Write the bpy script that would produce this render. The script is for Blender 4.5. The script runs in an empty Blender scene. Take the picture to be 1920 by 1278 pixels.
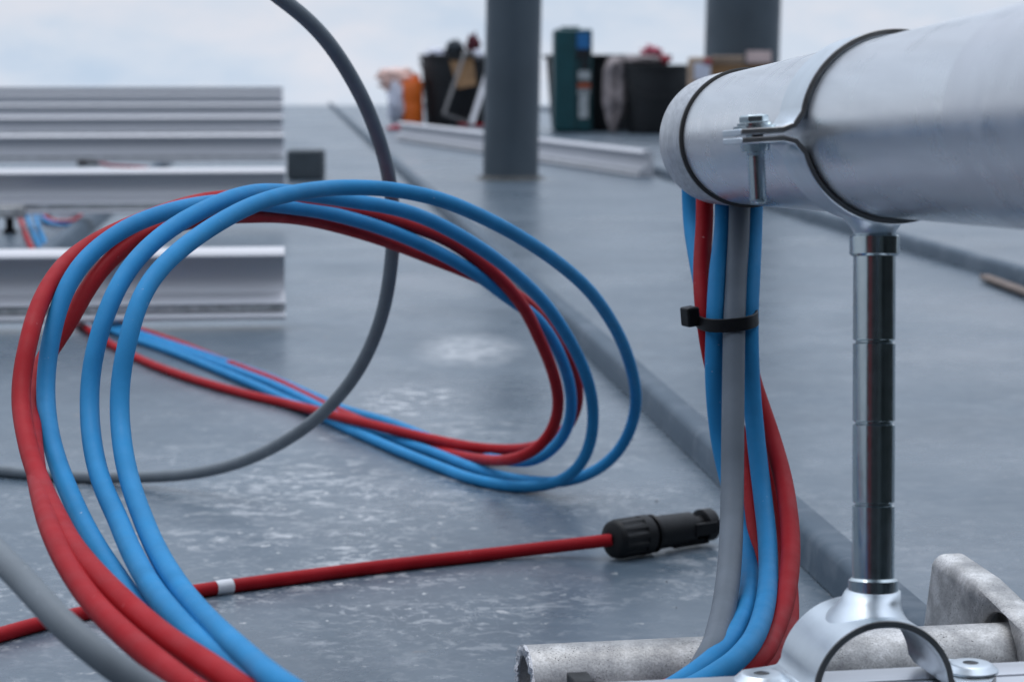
import bpy, math, random
from mathutils import Vector, Matrix, noise
random.seed(4)
S = bpy.context.scene
COL = S.collection
# ------------------------------------------------------------------ camera
H = 0.232; FPX = 4300.0
TH = math.atan((639 - 123) / FPX)
CAM = Vector((0, 0, H))
FW = Vector((0, math.cos(TH), -math.sin(TH)))
UP = Vector((0, math.sin(TH), math.cos(TH)))
RT = Vector((1, 0, 0))
def ray(x, y): return FW + RT * ((x - 960) / FPX) - UP * ((y - 639) / FPX)
def P(x, y, d): return CAM + ray(x, y) * d
def G(x, y, z=0.0):
    r = ray(x, y)
    return CAM + r * ((z - H) / r.z)
def gd(x, y, z): return (z - H) / ray(x, y).z
cd = bpy.data.cameras.new('camera'); cam = bpy.data.objects.new('camera', cd); COL.objects.link(cam)
cam.location = CAM; cam.rotation_euler = (math.pi / 2 - TH, 0, 0)
cd.sensor_width = 36; cd.lens = 36 * FPX / 1920; cd.clip_start = 0.02; cd.clip_end = 3000
cd.dof.use_dof = True; cd.dof.focus_distance = 0.755; cd.dof.aperture_fstop = 27; cd.dof.aperture_blades = 0
S.camera = cam

# ------------------------------------------------------------------ materials
def new_mat(name):
    m = bpy.data.materials.new(name); m.use_nodes = True
    nt = m.node_tree; b = nt.nodes['Principled BSDF']
    return m, nt, b
def N(nt, t, **kw):
    n = nt.nodes.new(t)
    for k, v in kw.items():
        if k in n.inputs: n.inputs[k].default_value = v
        else: setattr(n, k, v)
    return n
def ramp(nt, src, stops, interp='LINEAR'):
    r = nt.nodes.new('ShaderNodeValToRGB'); r.color_ramp.interpolation = interp
    el = r.color_ramp.elements
    while len(el) < len(stops): el.new(0.5)
    for e, (p, c) in zip(el, stops):
        e.position = p; e.color = (c if len(c) == 4 else (*c, 1)) if isinstance(c, tuple) else (c, c, c, 1)
    nt.links.new(src, r.inputs[0]); return r
def coords(nt, scale=(1, 1, 1), rot=(0, 0, 0), loc=(0, 0, 0)):
    tc = nt.nodes.new('ShaderNodeTexCoord'); mp = nt.nodes.new('ShaderNodeMapping')
    mp.inputs['Scale'].default_value = scale; mp.inputs['Rotation'].default_value = rot; mp.inputs['Location'].default_value = loc
    nt.links.new(tc.outputs['Object'], mp.inputs['Vector']); return mp.outputs['Vector']
def mixc(nt, fac, a, b, typ='MIX'):
    m = nt.nodes.new('ShaderNodeMix'); m.data_type = 'RGBA'; m.blend_type = typ
    for sock, v in ((m.inputs['Factor'], fac), (m.inputs['A'], a), (m.inputs['B'], b)):
        if hasattr(v, 'is_output'): nt.links.new(v, sock)
        elif isinstance(v, (int, float)): sock.default_value = v
        else: sock.default_value = (*v, 1) if len(v) == 3 else v
    return m.outputs['Result']
def mth(nt, op, a, b=0.0, clamp=False):
    m = nt.nodes.new('ShaderNodeMath'); m.operation = op; m.use_clamp = clamp
    for sock, v in ((m.inputs[0], a), (m.inputs[1], b)):
        if hasattr(v, 'is_output'): nt.links.new(v, sock)
        else: sock.default_value = v
    return m.outputs[0]
def noi(nt, vec, scale, detail=4, rough=0.55, dist=0.0):
    n = nt.nodes.new('ShaderNodeTexNoise'); n.inputs['Scale'].default_value = scale; n.inputs['Detail'].default_value = detail
    n.inputs['Roughness'].default_value = rough; n.inputs['Distortion'].default_value = dist
    nt.links.new(vec, n.inputs['Vector']); return n.outputs['Fac']
def bump(nt, b, h, strength, dist=0.001):
    bp = nt.nodes.new('ShaderNodeBump'); bp.inputs['Strength'].default_value = strength; bp.inputs['Distance'].default_value = dist
    nt.links.new(h, bp.inputs['Height']); nt.links.new(bp.outputs['Normal'], b.inputs['Normal'])
def simple(name, col, rough=0.5, metal=0.0, var=0.12, scale=40, bmp=0.0, spec=0.5, stretch=(1, 1, 1), rvar=0.08):
    m, nt, b = new_mat(name); v = coords(nt, stretch)
    f = noi(nt, v, scale, 5)
    lo = tuple(c * (1 - var) for c in col); hi = tuple(min(1, c * (1 + var)) for c in col)
    r = ramp(nt, f, [(0.3, lo), (0.7, hi)])
    nt.links.new(r.outputs[0], b.inputs['Base Color'])
    rr = ramp(nt, noi(nt, v, scale * 2.3, 3), [(0.3, max(0.02, rough - rvar)), (0.7, rough + rvar)])
    nt.links.new(rr.outputs[0], b.inputs['Roughness'])
    b.inputs['Metallic'].default_value = metal; b.inputs['Specular IOR Level'].default_value = spec
    if bmp: bump(nt, b, noi(nt, v, scale * 3, 4), bmp)
    return m
def cable_mat(name, col, rough=0.55, scuff=(0.8, 0.8, 0.8), amount=0.70, dust=0.02):
    m, nt, b = new_mat(name); v = coords(nt)
    f = noi(nt, v, 60, 4)
    r = ramp(nt, f, [(0.3, tuple(c * 0.9 for c in col)), (0.7, tuple(min(1, c * 1.08) for c in col))])
    s = ramp(nt, noi(nt, v, 420, 3, 0.6), [(amount, 0.0), (amount + 0.05, 1.0)])
    s2 = ramp(nt, noi(nt, coords(nt, (1, 1, 1), (0, 0, 0), (3, 1, 2)), 55, 2), [(0.52, 0.0), (0.62, 1.0)])
    sf = mth(nt, 'MULTIPLY', mth(nt, 'MULTIPLY', s.outputs[0], s2.outputs[0]), 0.55)
    c1 = mixc(nt, sf, r.outputs[0], scuff)
    d = ramp(nt, noi(nt, coords(nt, (1, 1, 1), (0, 0, 0), (7, 4, 2)), 28, 5, 0.7), [(0.45, 0.0), (0.8, dust * 2.2)])
    c2 = mixc(nt, d.outputs[0], c1, tuple(0.5 * c + 0.25 for c in col))
    nt.links.new(c2, b.inputs['Base Color'])
    rr = ramp(nt, noi(nt, v, 130, 3), [(0.3, rough - 0.06), (0.7, rough + 0.1)])
    nt.links.new(rr.outputs[0], b.inputs['Roughness'])
    b.inputs['Specular IOR Level'].default_value = 0.14
    bump(nt, b, noi(nt, v, 900, 2), 0.05, 0.0003)
    return m
M = {}
M['blue'] = cable_mat('blue_sheath', (0.026, 0.248, 0.525))
M['red'] = cable_mat('red_sheath', (0.385, 0.009, 0.015), scuff=(0.8, 0.45, 0.45))
M['grey'] = cable_mat('slate_sheath', (0.195, 0.220, 0.242), rough=0.45)
M['lgrey'] = cable_mat('light_grey_sheath', (0.155, 0.18, 0.21), rough=0.5)
M['black'] = simple('black_plastic', (0.007, 0.007, 0.008), 0.5, 0, 0.2, 90, 0.05, spec=0.3)
M['blackmat'] = simple('matt_black_plastic', (0.011, 0.012, 0.014), 0.6, 0, 0.25, 12)
M['alu'] = simple('aluminium', (0.70, 0.71, 0.74), 0.36, 1.0, 0.06, 60, 0.0, stretch=(0.05, 1, 1))
M['railalu'] = simple('mill_aluminium', (0.56, 0.56, 0.585), 0.58, 0.48, 0.08, 30, 0.0, stretch=(0.04, 1, 1))
M['zinc'] = simple('bright_zinc', (0.50, 0.56, 0.58), 0.21, 1.0, 0.08, 120, 0.0, rvar=0.05)
M['zincsatin'] = simple('satin_zinc', (0.66, 0.71, 0.75), 0.36, 1.0, 0.05, 90, 0.0, rvar=0.05)
M['darkedge'] = simple('dark_gasket', (0.03, 0.028, 0.027), 0.5, 0, 0.2, 90)
M['pillar'] = simple('slate_paint', (0.060, 0.080, 0.098), 0.45, 0, 0.16, 7, 0.02)
M['tag'] = simple('white_sleeve', (0.72, 0.73, 0.76), 0.5, 0, 0.10, 300)
M['teal'] = simple('teal_plastic', (0.006, 0.062, 0.072), 0.42, 0, 0.15, 20)
M['label_blue'] = simple('label_blue', (0.02, 0.15, 0.38), 0.4)
M['label_dark'] = simple('label_dark', (0.012, 0.014, 0.018), 0.4)
M['label_white'] = simple('label_white', (0.42, 0.45, 0.46), 0.5, 0, 0.3, 60)
M['label_orange'] = simple('label_orange', (0.42, 0.09, 0.035), 0.5)
M['card'] = simple('cardboard', (0.27, 0.155, 0.075), 0.85, 0, 0.2, 20)
M['cardpale'] = simple('pale_cardboard', (0.40, 0.29, 0.21), 0.85, 0, 0.2, 20)
M['cardpink'] = simple('printed_card', (0.50, 0.38, 0.36), 0.7, 0, 0.2, 20)
M['cloth'] = simple('grey_cloth', (0.25, 0.215, 0.215), 0.95, 0, 0.3, 35, 0.3)
M['maroon'] = simple('maroon_cloth', (0.10, 0.02, 0.03), 0.9, 0, 0.3, 35, 0.2)
M['pinkcloth'] = simple('pink_cloth', (0.42, 0.10, 0.14), 0.9, 0, 0.3, 35, 0.2)
M['darkcloth'] = simple('dark_cloth', (0.035, 0.045, 0.055), 0.9, 0, 0.3, 30, 0.2)
M['orange'] = simple('orange_plastic', (0.78, 0.15, 0.012), 0.4, 0, 0.15, 20)
M['redstrap'] = simple('red_webbing', (0.42, 0.04, 0.06), 0.8, 0, 0.15, 60)
M['bag'] = simple('pale_film', (0.78, 0.50, 0.42), 0.35, 0, 0.2, 14)
M['bagpale'] = simple('clear_film', (0.62, 0.63, 0.72), 0.3, 0, 0.15, 14)
M['wood'] = simple('raw_wood', (0.17, 0.13, 0.11), 0.8, 0, 0.25, 30, 0.2, stretch=(0.2, 1, 1))
M['unit'] = simple('dark_green_casing', (0.022, 0.030, 0.027), 0.6, 0, 0.15, 5)
M['redpaint'] = simple('red_paint', (0.20, 0.014, 0.018), 0.5, 0, 0.1, 5)
M['film'] = simple('frosted_film', (0.64, 0.65, 0.68), 0.31, 0.95, 0.05, 40)
M['steelgrey'] = simple('grey_steel', (0.16, 0.155, 0.155), 0.5, 0.3, 0.15, 30)
M['darkrim'] = simple('dark_reflection_rim', (0.24, 0.235, 0.23), 0.42, 0.85, 0.2, 120)  # dark reflection put into the colour of the clamp and saddle front rims
M['rubber'] = simple('grey_rubber', (0.055, 0.068, 0.078), 0.75, 0, 0.2, 30)
M['cladding'] = simple('dark_cladding', (0.035, 0.045, 0.045), 0.6, 0, 0.15, 5)

def galv():
    m, nt, b = new_mat('galvanised_steel'); v = coords(nt)
    base = ramp(nt, noi(nt, v, 55, 6, 0.65), [(0.36, (0.32, 0.32, 0.325)), (0.5, (0.50, 0.495, 0.488)), (0.62, (0.72, 0.715, 0.71))])
    fine = ramp(nt, noi(nt, v, 1300, 4, 0.65), [(0.30, (0.62, 0.60, 0.58)), (0.5, (0.95, 0.945, 0.94)), (0.68, (1.18, 1.17, 1.15))])
    c = mixc(nt, 0.75, base.outputs[0], fine.outputs[0], 'MULTIPLY')
    spm = ramp(nt, noi(nt, v, 75, 2), [(0.47, 0.0), (0.6, 1.0)])
    sp = ramp(nt, noi(nt, v, 1700, 2, 0.5), [(0.63, 0.0), (0.67, 1.0)])
    c = mixc(nt, mth(nt, 'MULTIPLY', sp.outputs[0], spm.outputs[0]), c, (0.035, 0.032, 0.03))
    big = ramp(nt, noi(nt, coords(nt, (1, 1, 1), (0, 0, 0), (1, 5, 3)), 230, 1), [(0.80, 0.0), (0.82, 1.0)])
    c = mixc(nt, big.outputs[0], c, (0.02, 0.02, 0.02))
    nt.links.new(c, b.inputs['Base Color']); b.inputs['Metallic'].default_value = 0.45; b.inputs['Roughness'].default_value = 0.5
    bump(nt, b, noi(nt, v, 1000, 4, 0.6), 0.25, 0.0004)
    return m
M['galv'] = galv()
M['cut'] = simple('cut_steel', (0.62, 0.62, 0.64), 0.35, 1.0, 0.35, 900, 0.6)

def brushed():
    m, nt, b = new_mat('brushed_aluminium'); v = coords(nt, (1, 1, 1))
    f = noi(nt, coords(nt, (0.08, 1.6, 0.08), (0, 0, math.radians(4))), 1500, 3)
    f2 = noi(nt, coords(nt, (1, 0.1, 0.2)), 900, 2)
    s = mth(nt, 'ADD', mth(nt, 'MULTIPLY', f, 0.6), mth(nt, 'MULTIPLY', f2, 0.4))
    r = ramp(nt, s, [(0.38, (0.40, 0.41, 0.43)), (0.62, (0.62, 0.63, 0.65))])
    nt.links.new(r.outputs[0], b.inputs['Base Color']); b.inputs['Metallic'].default_value = 0.8; b.inputs['Roughness'].default_value = 0.5
    bump(nt, b, s, 0.12, 0.0003)
    return m
M['brushed'] = brushed()

def pipe_mat():
    m, nt, b = new_mat('drawn_aluminium_tube')
    v = coords(nt, (1, 0.03, 1))
    r = ramp(nt, noi(nt, v, 260, 4), [(0.3, (0.65, 0.665, 0.69)), (0.7, (0.74, 0.755, 0.78))])
    w = ramp(nt, noi(nt, coords(nt), 900, 2), [(0.74, 0.0), (0.77, 1.0)])
    w2 = ramp(nt, noi(nt, coords(nt, (1, 1, 1), (0, 0, 0), (2, 2, 2)), 35, 1), [(0.58, 0.0), (0.66, 0.18)])
    c = mixc(nt, mth(nt, 'MULTIPLY', w.outputs[0], w2.outputs[0]), r.outputs[0], (0.12, 0.12, 0.12))
    nt.links.new(c, b.inputs['Base Color']); b.inputs['Metallic'].default_value = 1.0
    rr = ramp(nt, noi(nt, coords(nt), 60, 4), [(0.3, 0.25), (0.7, 0.33)]); nt.links.new(rr.outputs[0], b.inputs['Roughness'])
    return m
M['pipe'] = pipe_mat()

def roof_mat(seam=False):
    m, nt, b = new_mat('roof_seam_coating' if seam else 'roof_coating')
    tc = nt.nodes.new('ShaderNodeTexCoord'); v = tc.outputs['Object']
    big = noi(nt, v, 1.3, 4, 0.6)
    mid = noi(nt, v, 9, 5, 0.6, 0.4)
    col = ramp(nt, mid, [(0.25, (0.058, 0.086, 0.116)), (0.5, (0.077, 0.109, 0.142)), (0.78, (0.102, 0.137, 0.173))])
    col2 = ramp(nt, big, [(0.3, (0.91, 0.915, 0.925)), (0.7, (1.08, 1.08, 1.075))])
    c = mixc(nt, 1.0, col.outputs[0], col2.outputs[0], 'MULTIPLY')
    grain = ramp(nt, noi(nt, v, 420, 3, 0.6), [(0.3, 0.955), (0.7, 1.045)])
    c = mixc(nt, 1.0, c, grain.outputs[0], 'MULTIPLY')
    def blob(cx, cy, sx, sy, soft=0.5):
        mp = nt.nodes.new('ShaderNodeMapping'); mp.vector_type = 'POINT'
        mp.inputs['Location'].default_value = (-cx / sx, -cy / sy, 0); mp.inputs['Scale'].default_value = (1 / sx, 1 / sy, 0)
        nt.links.new(v, mp.inputs['Vector'])
        ln = nt.nodes.new('ShaderNodeVectorMath'); ln.operation = 'LENGTH'; nt.links.new(mp.outputs['Vector'], ln.inputs[0])
        return ramp(nt, ln.outputs['Value'], [(max(0, 1 - soft), 1.0), (1.0, 0.0)]).outputs[0]
    if not seam:
        def gx(x, y): p = G(x, y); return p.x, p.y
        a1 = gx(560, 950); a2 = gx(640, 1120); a3 = gx(880, 655); a4 = gx(770, 750); a5 = gx(60, 1130); a6 = gx(620, 1040); a7 = gx(880, 800)
        st = coords(nt, (1.0, 1.15, 1), (0, 0, 0.05))
        # pale trowel streaks and scuffs
        sc1 = ramp(nt, noi(nt, st, 75, 5, 0.68, 0.8), [(0.545, 0.0), (0.61, 1.0)])
        sc2 = ramp(nt, noi(nt, coords(nt, (1, 0.9, 1), (0, 0, -0.1), (4, 2, 0)), 34, 6, 0.7, 1.4), [(0.56, 0.0), (0.625, 1.0)])
        sc3 = ramp(nt, noi(nt, coords(nt, (1, 1.1, 1), (0, 0, 0.3), (1, 7, 0)), 150, 5, 0.65, 0.4), [(0.56, 0.0), (0.66, 1.0)])
        area = mth(nt, 'MAXIMUM', blob(*a1, 0.095, 0.22, 0.8), mth(nt, 'MULTIPLY', blob(*a2, 0.11, 0.14, 0.8), 0.8))
        area = mth(nt, 'MAXIMUM', area, mth(nt, 'MULTIPLY', blob(*a5, 0.05, 0.12, 0.8), 0.7))
        area = mth(nt, 'MAXIMUM', area, blob(*a6, 0.05, 0.07, 0.8)); a8 = gx(700, 1000)
        area = mth(nt, 'MAXIMUM', area, mth(nt, 'MULTIPLY', blob(*a8, 0.30, 0.55, 0.7), 0.33))
        s = mth(nt, 'ADD', mth(nt, 'MULTIPLY', sc1.outputs[0], 0.55), mth(nt, 'MULTIPLY', sc2.outputs[0], 0.45))
        s = mth(nt, 'MULTIPLY', s, mth(nt, 'ADD', mth(nt, 'MULTIPLY', area, 0.85), 0.10))
        s3 = mth(nt, 'MULTIPLY', sc3.outputs[0], mth(nt, 'ADD', mth(nt, 'MULTIPLY', area, 0.55), 0.05))
        s = mth(nt, 'ADD', s, s3, True)
        clus = ramp(nt, noi(nt, coords(nt, (1, 0.8, 1), (0, 0, 0.2), (3, 9, 0)), 15, 3, 0.55, 0.5), [(0.40, 0.12), (0.60, 1.0)])
        s = mth(nt, 'MULTIPLY', s, mth(nt, 'MULTIPLY', clus.outputs[0], 1.35), True)
        rows = ramp(nt, noi(nt, coords(nt, (1.0, 1.3, 1), (0, 0, 0.05), (8, 2, 0)), 70, 2, 0.5, 0.3), [(0.54, 0.0), (0.62, 1.0)])
        rowa = mth(nt, 'MULTIPLY', blob(*gx(540, 920), 0.075, 0.17, 0.6), rows.outputs[0])
        strokes = ramp(nt, noi(nt, coords(nt, (1.0, 0.55, 1), (0, 0, 0.5), (1, 3, 0)), 16, 3, 0.5, 3.2), [(0.485, 0.0), (0.5, 1.0), (0.515, 0.0)])
        stk = mth(nt, 'MULTIPLY', mth(nt, 'MULTIPLY', strokes.outputs[0], clus.outputs[0]), ramp(nt, noi(nt, v, 90, 3), [(0.45, 0.0), (0.6, 1.0)]).outputs[0])
        stk = mth(nt, 'MULTIPLY', stk, mth(nt, 'ADD', mth(nt, 'MULTIPLY', area, 0.8), 0.08))
        s = mth(nt, 'MAXIMUM', s, mth(nt, 'MAXIMUM', mth(nt, 'MULTIPLY', rowa, mth(nt, 'MULTIPLY', ramp(nt, noi(nt, v, 130, 3), [(0.35, 0.25), (0.6, 1.0)]).outputs[0], 0.62)), mth(nt, 'MULTIPLY', stk, 0.8)))
        patch = mth(nt, 'MULTIPLY', blob(*a3, 0.050, 0.13, 0.7), ramp(nt, noi(nt, st, 60, 5, 0.7, 0.6), [(0.36, 0.0), (0.60, 1.0)]).outputs[0])
        dash = mth(nt, 'MULTIPLY', blob(*a4, 0.045, 0.10, 0.6), ramp(nt, noi(nt, coords(nt, (1.0, 1.0, 1)), 70, 2, 0.5), [(0.54, 0.0), (0.60, 1.0)]).outputs[0])
        dash2 = mth(nt, 'MULTIPLY', blob(*a7, 0.05, 0.10, 0.8), ramp(nt, noi(nt, st, 48, 4, 0.6), [(0.48, 0.0), (0.66, 0.6)]).outputs[0])
        s = mth(nt, 'MAXIMUM', s, mth(nt, 'MULTIPLY', mth(nt, 'MAXIMUM', mth(nt, 'MAXIMUM', patch, dash), dash2), 0.75))
        c = mixc(nt, mth(nt, 'MULTIPLY', s, 1.15, True), c, (0.55, 0.56, 0.575))
        film = ramp(nt, noi(nt, coords(nt, (1, 0.8, 1), (0, 0, 0.2), (5, 5, 0)), 7.5, 7, 0.72, 0.7), [(0.50, 0.0), (0.56, 0.7), (0.72, 1.0)])
        c = mixc(nt, mth(nt, 'MULTIPLY', film.outputs[0], 0.06), c, (0.42, 0.44, 0.47))
        fl = ramp(nt, noi(nt, coords(nt, (1, 0.8, 1), (0, 0, 0), (6, 6, 0)), 120, 3, 0.55), [(0.665, 0.0), (0.70, 1.0)])
        c = mixc(nt, mth(nt, 'MULTIPLY', fl.outputs[0], mth(nt, 'ADD', mth(nt, 'MULTIPLY', area, 1.2), 0.10), True), c, (0.66, 0.65, 0.64))
        # brown and dark spots
        br = ramp(nt, noi(nt, coords(nt, (1, 0.7, 1), (0, 0, 0), (9, 1, 0)), 42, 2), [(0.735, 0.0), (0.77, 0.5)])
        c = mixc(nt, br.outputs[0], c, (0.30, 0.22, 0.17))
        dk = ramp(nt, noi(nt, coords(nt, (1, 0.6, 1), (0, 0, 0), (2, 3, 0)), 26, 4, 0.6), [(0.62, 0.0), (0.8, 0.25)])
        c = mixc(nt, dk.outputs[0], c, (0.10, 0.125, 0.15))
        # ring of rust-brown grime round the near vent pipe foot
        p0 = gx(957, 337)
        gr = mth(nt, 'MULTIPLY', blob(p0[0], p0[1], 0.105, 0.125, 0.55), ramp(nt, noi(nt, v, 30, 4), [(0.3, 0.3), (0.6, 1.0)]).outputs[0])
        c = mixc(nt, mth(nt, 'MULTIPLY', gr, 0.5), c, (0.17, 0.14, 0.10))
    else:
        sc = ramp(nt, noi(nt, coords(nt, (1, 1, 1)), 24, 5, 0.7, 0.8), [(0.5, 0.0), (0.75, 0.32)])
        c = mixc(nt, sc.outputs[0], c, (0.36, 0.38, 0.41))
        c = mixc(nt, 1.0, c, (0.86, 0.88, 0.90), 'MULTIPLY')
    nt.links.new(c, b.inputs['Base Color'])
    rr = ramp(nt, mth(nt, 'ADD', mth(nt, 'MULTIPLY', noi(nt, v, 3.5, 5, 0.6), 0.7), mth(nt, 'MULTIPLY', noi(nt, v, 60, 4), 0.3)), [(0.38, 0.23), (0.62, 0.37)])
    nt.links.new(rr.outputs[0], b.inputs['Roughness'])
    b.inputs['Specular IOR Level'].default_value = 0.42
    if seam:
        for l in list(b.inputs['Roughness'].links): nt.links.remove(l)
        b.inputs['Roughness'].default_value = 0.55; b.inputs['Specular IOR Level'].default_value = 0.25
    hgt = mth(nt, 'ADD', mth(nt, 'MULTIPLY', noi(nt, v, 14, 3), 0.8), mth(nt, 'MULTIPLY', noi(nt, v, 260, 3), 0.08))
    bump(nt, b, hgt, 0.22, 0.004)
    return m
M['roof'] = roof_mat(); M['seam'] = roof_mat(True)

# ------------------------------------------------------------------ mesh builder
WL = {}
def wl(o): return WL.get(o.name, Vector((0, 0, 0)))
def empty(name, loc, label, cat, group=None):
    o = bpy.data.objects.new(name, None); o.empty_display_size = 0.01; COL.objects.link(o)
    o.location = loc; WL[o.name] = Vector(loc); tag(o, label, cat, group); return o
def tag(o, label, cat=None, group=None, kind=None):
    if label: o['label'] = label
    if cat: o['category'] = cat
    if group: o['group'] = group
    if kind: o['kind'] = kind
    return o
def basis(axis, hint=None):
    a = axis.normalized(); h = hint or (Vector((0, 0, 1)) if abs(a.z) < 0.9 else Vector((1, 0, 0)))
    u = (h - a * h.dot(a)).normalized(); return a, u, a.cross(u)
class MB:
    def __init__(s): s.v = []; s.f = []; s.m = []
    def add(s, vs, fs, mi=0):
        o = len(s.v); s.v += [Vector(x) for x in vs]; s.f += [[i + o for i in f] for f in fs]; s.m += [mi] * len(fs)
    def box(s, c, size, X=None, Z=None, mi=0, taper=1.0):
        c = Vector(c); X = (X or Vector((1, 0, 0))).normalized(); Z = (Z or Vector((0, 0, 1)))
        Z = (Z - X * Z.dot(X)).normalized(); Y = Z.cross(X); hx, hy, hz = (q / 2 for q in size)
        vs = []
        for k in (-1, 1):
            t = taper if k > 0 else 1.0
            for i, j in ((-1, -1), (1, -1), (1, 1), (-1, 1)): vs.append(c + X * (i * hx * t) + Y * (j * hy * t) + Z * (k * hz))
        s.add(vs, [(3, 2, 1, 0), (4, 5, 6, 7), (0, 1, 5, 4), (1, 2, 6, 5), (2, 3, 7, 6), (3, 0, 4, 7)], mi)
    def lathe(s, o, axis, prof, seg=40, mi=0, hint=None, closed=False, a0=0.0, a1=2 * math.pi):
        a, u, w = basis(Vector(axis), hint); o = Vector(o); full = abs(a1 - a0 - 2 * math.pi) < 1e-6
        n = seg if full else seg + 1; vs = []; fs = []
        for t, r in prof:
            for i in range(n):
                q = a0 + (a1 - a0) * i / seg; vs.append(o + a * t + (u * math.cos(q) + w * math.sin(q)) * r)
        rows = len(prof); rr = rows if closed else rows - 1
        for k in range(rr):
            k2 = (k + 1) % rows
            for i in range(seg):
                j = (i + 1) % n; fs.append((k * n + i, k * n + j, k2 * n + j, k2 * n + i))
        if not closed and full:
            if prof[0][1] > 1e-7: fs.append(tuple(reversed(range(n))))
            if prof[-1][1] > 1e-7: fs.append(tuple((rows - 1) * n + i for i in range(n)))
        if not full and closed:
            fs.append(tuple(k * n for k in range(rows))); fs.append(tuple(k * n + n - 1 for k in reversed(range(rows))))
        s.add(vs, fs, mi)
    def tube(s, pts, r, seg=14, mi=0, caps=True):
        pts = [Vector(p) for p in pts]; n = len(pts); vs = []; fs = []
        t0 = (pts[1] - pts[0]).normalized(); _, u, w = basis(t0)
        for i, p in enumerate(pts):
            t = ((pts[min(i + 1, n - 1)] - pts[max(i - 1, 0)])).normalized()
            u = (u - t * u.dot(t)).normalized(); w = t.cross(u); rr = r(i / (n - 1)) if callable(r) else r
            for k in range(seg):
                q = 2 * math.pi * k / seg; vs.append(p + (u * math.cos(q) + w * math.sin(q)) * rr)
        for i in range(n - 1):
            for k in range(seg):
                k2 = (k + 1) % seg; fs.append((i * seg + k, i * seg + k2, (i + 1) * seg + k2, (i + 1) * seg + k))
        if caps:
            fs.append(tuple(reversed(range(seg)))); fs.append(tuple((n - 1) * seg + k for k in range(seg)))
        s.add(vs, fs, mi)
    def prism(s, poly, o, U, V, W, L, mi=0):
        o = Vector(o); n = len(poly); vs = [o + U * a + V * b for a, b in poly] + [o + U * a + V * b + W * L for a, b in poly]
        fs = [tuple(reversed(range(n))), tuple(range(n, 2 * n))] + [(i, (i + 1) % n, n + (i + 1) % n, n + i) for i in range(n)]
        s.add(vs, fs, mi)
    def build(s, name, mats, parent=None, origin=None, bevel=0.0, ang=38, seg=2, fix=True):
        me = bpy.data.meshes.new(name); base = wl(parent) if parent else Vector(origin if origin is not None else s.v[0])
        me.from_pydata([tuple(v - base) for v in s.v], [], s.f)
        if not isinstance(mats, (list, tuple)): mats = [mats]
        for m in mats: me.materials.append(M[m] if isinstance(m, str) else m)
        for p, mi in zip(me.polygons, s.m): p.material_index = mi
        if fix:
            import bmesh
            bm = bmesh.new(); bm.from_mesh(me); bmesh.ops.recalc_face_normals(bm, faces=bm.faces); bm.to_mesh(me); bm.free()
        for p in me.polygons: p.use_smooth = True
        me.set_sharp_from_angle(angle=math.radians(ang)); me.update()
        o = bpy.data.objects.new(name, me); COL.objects.link(o)
        if parent: o.parent = parent
        else: o.location = base
        WL[o.name] = base
        if bevel:
            b = o.modifiers.new('edge', 'BEVEL'); b.width = bevel; b.segments = seg; b.limit_method = 'ANGLE'; b.angle_limit = math.radians(35)
        return o
def catmull(p, k=14):
    out = []
    q = [p[0] + (p[0] - p[1])] + list(p) + [p[-1] + (p[-1] - p[-2])]
    for i in range(1, len(q) - 2):
        p0, p1, p2, p3 = q[i - 1], q[i], q[i + 1], q[i + 2]
        t0 = 0.0; t1 = t0 + max(1e-6, (p1 - p0).length) ** 0.5; t2 = t1 + max(1e-6, (p2 - p1).length) ** 0.5; t3 = t2 + max(1e-6, (p3 - p2).length) ** 0.5
        for j in range(k):
            t = t1 + (t2 - t1) * j / k
            a1 = p0 * ((t1 - t) / (t1 - t0)) + p1 * ((t - t0) / (t1 - t0)); a2 = p1 * ((t2 - t) / (t2 - t1)) + p2 * ((t - t1) / (t2 - t1)); a3 = p2 * ((t3 - t) / (t3 - t2)) + p3 * ((t - t2) / (t3 - t2))
            b1 = a1 * ((t2 - t) / (t2 - t0)) + a2 * ((t - t0) / (t2 - t0)); b2 = a2 * ((t3 - t) / (t3 - t1)) + a3 * ((t - t1) / (t3 - t1))
            out.append(b1 * ((t2 - t) / (t2 - t1)) + b2 * ((t - t1) / (t2 - t1)))
    out.append(p[-1].copy()); return out
def resample(p, step):
    out = [p[0].copy()]; acc = 0.0
    for a, b in zip(p, p[1:]):
        L = (b - a).length
        while acc + L >= step and L > 0:
            t = (step - acc) / L; a = a + (b - a) * t; L = (b - a).length; out.append(a.copy()); acc = 0.0
        acc += L
    out.append(p[-1].copy()); return out
def smooth(seq, n):
    for _ in range(n):
        seq = [seq[0]] + [(seq[i - 1] + seq[i] * 2 + seq[i + 1]) * 0.25 for i in range(1, len(seq) - 1)] + [seq[-1]]
    return seq
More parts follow.
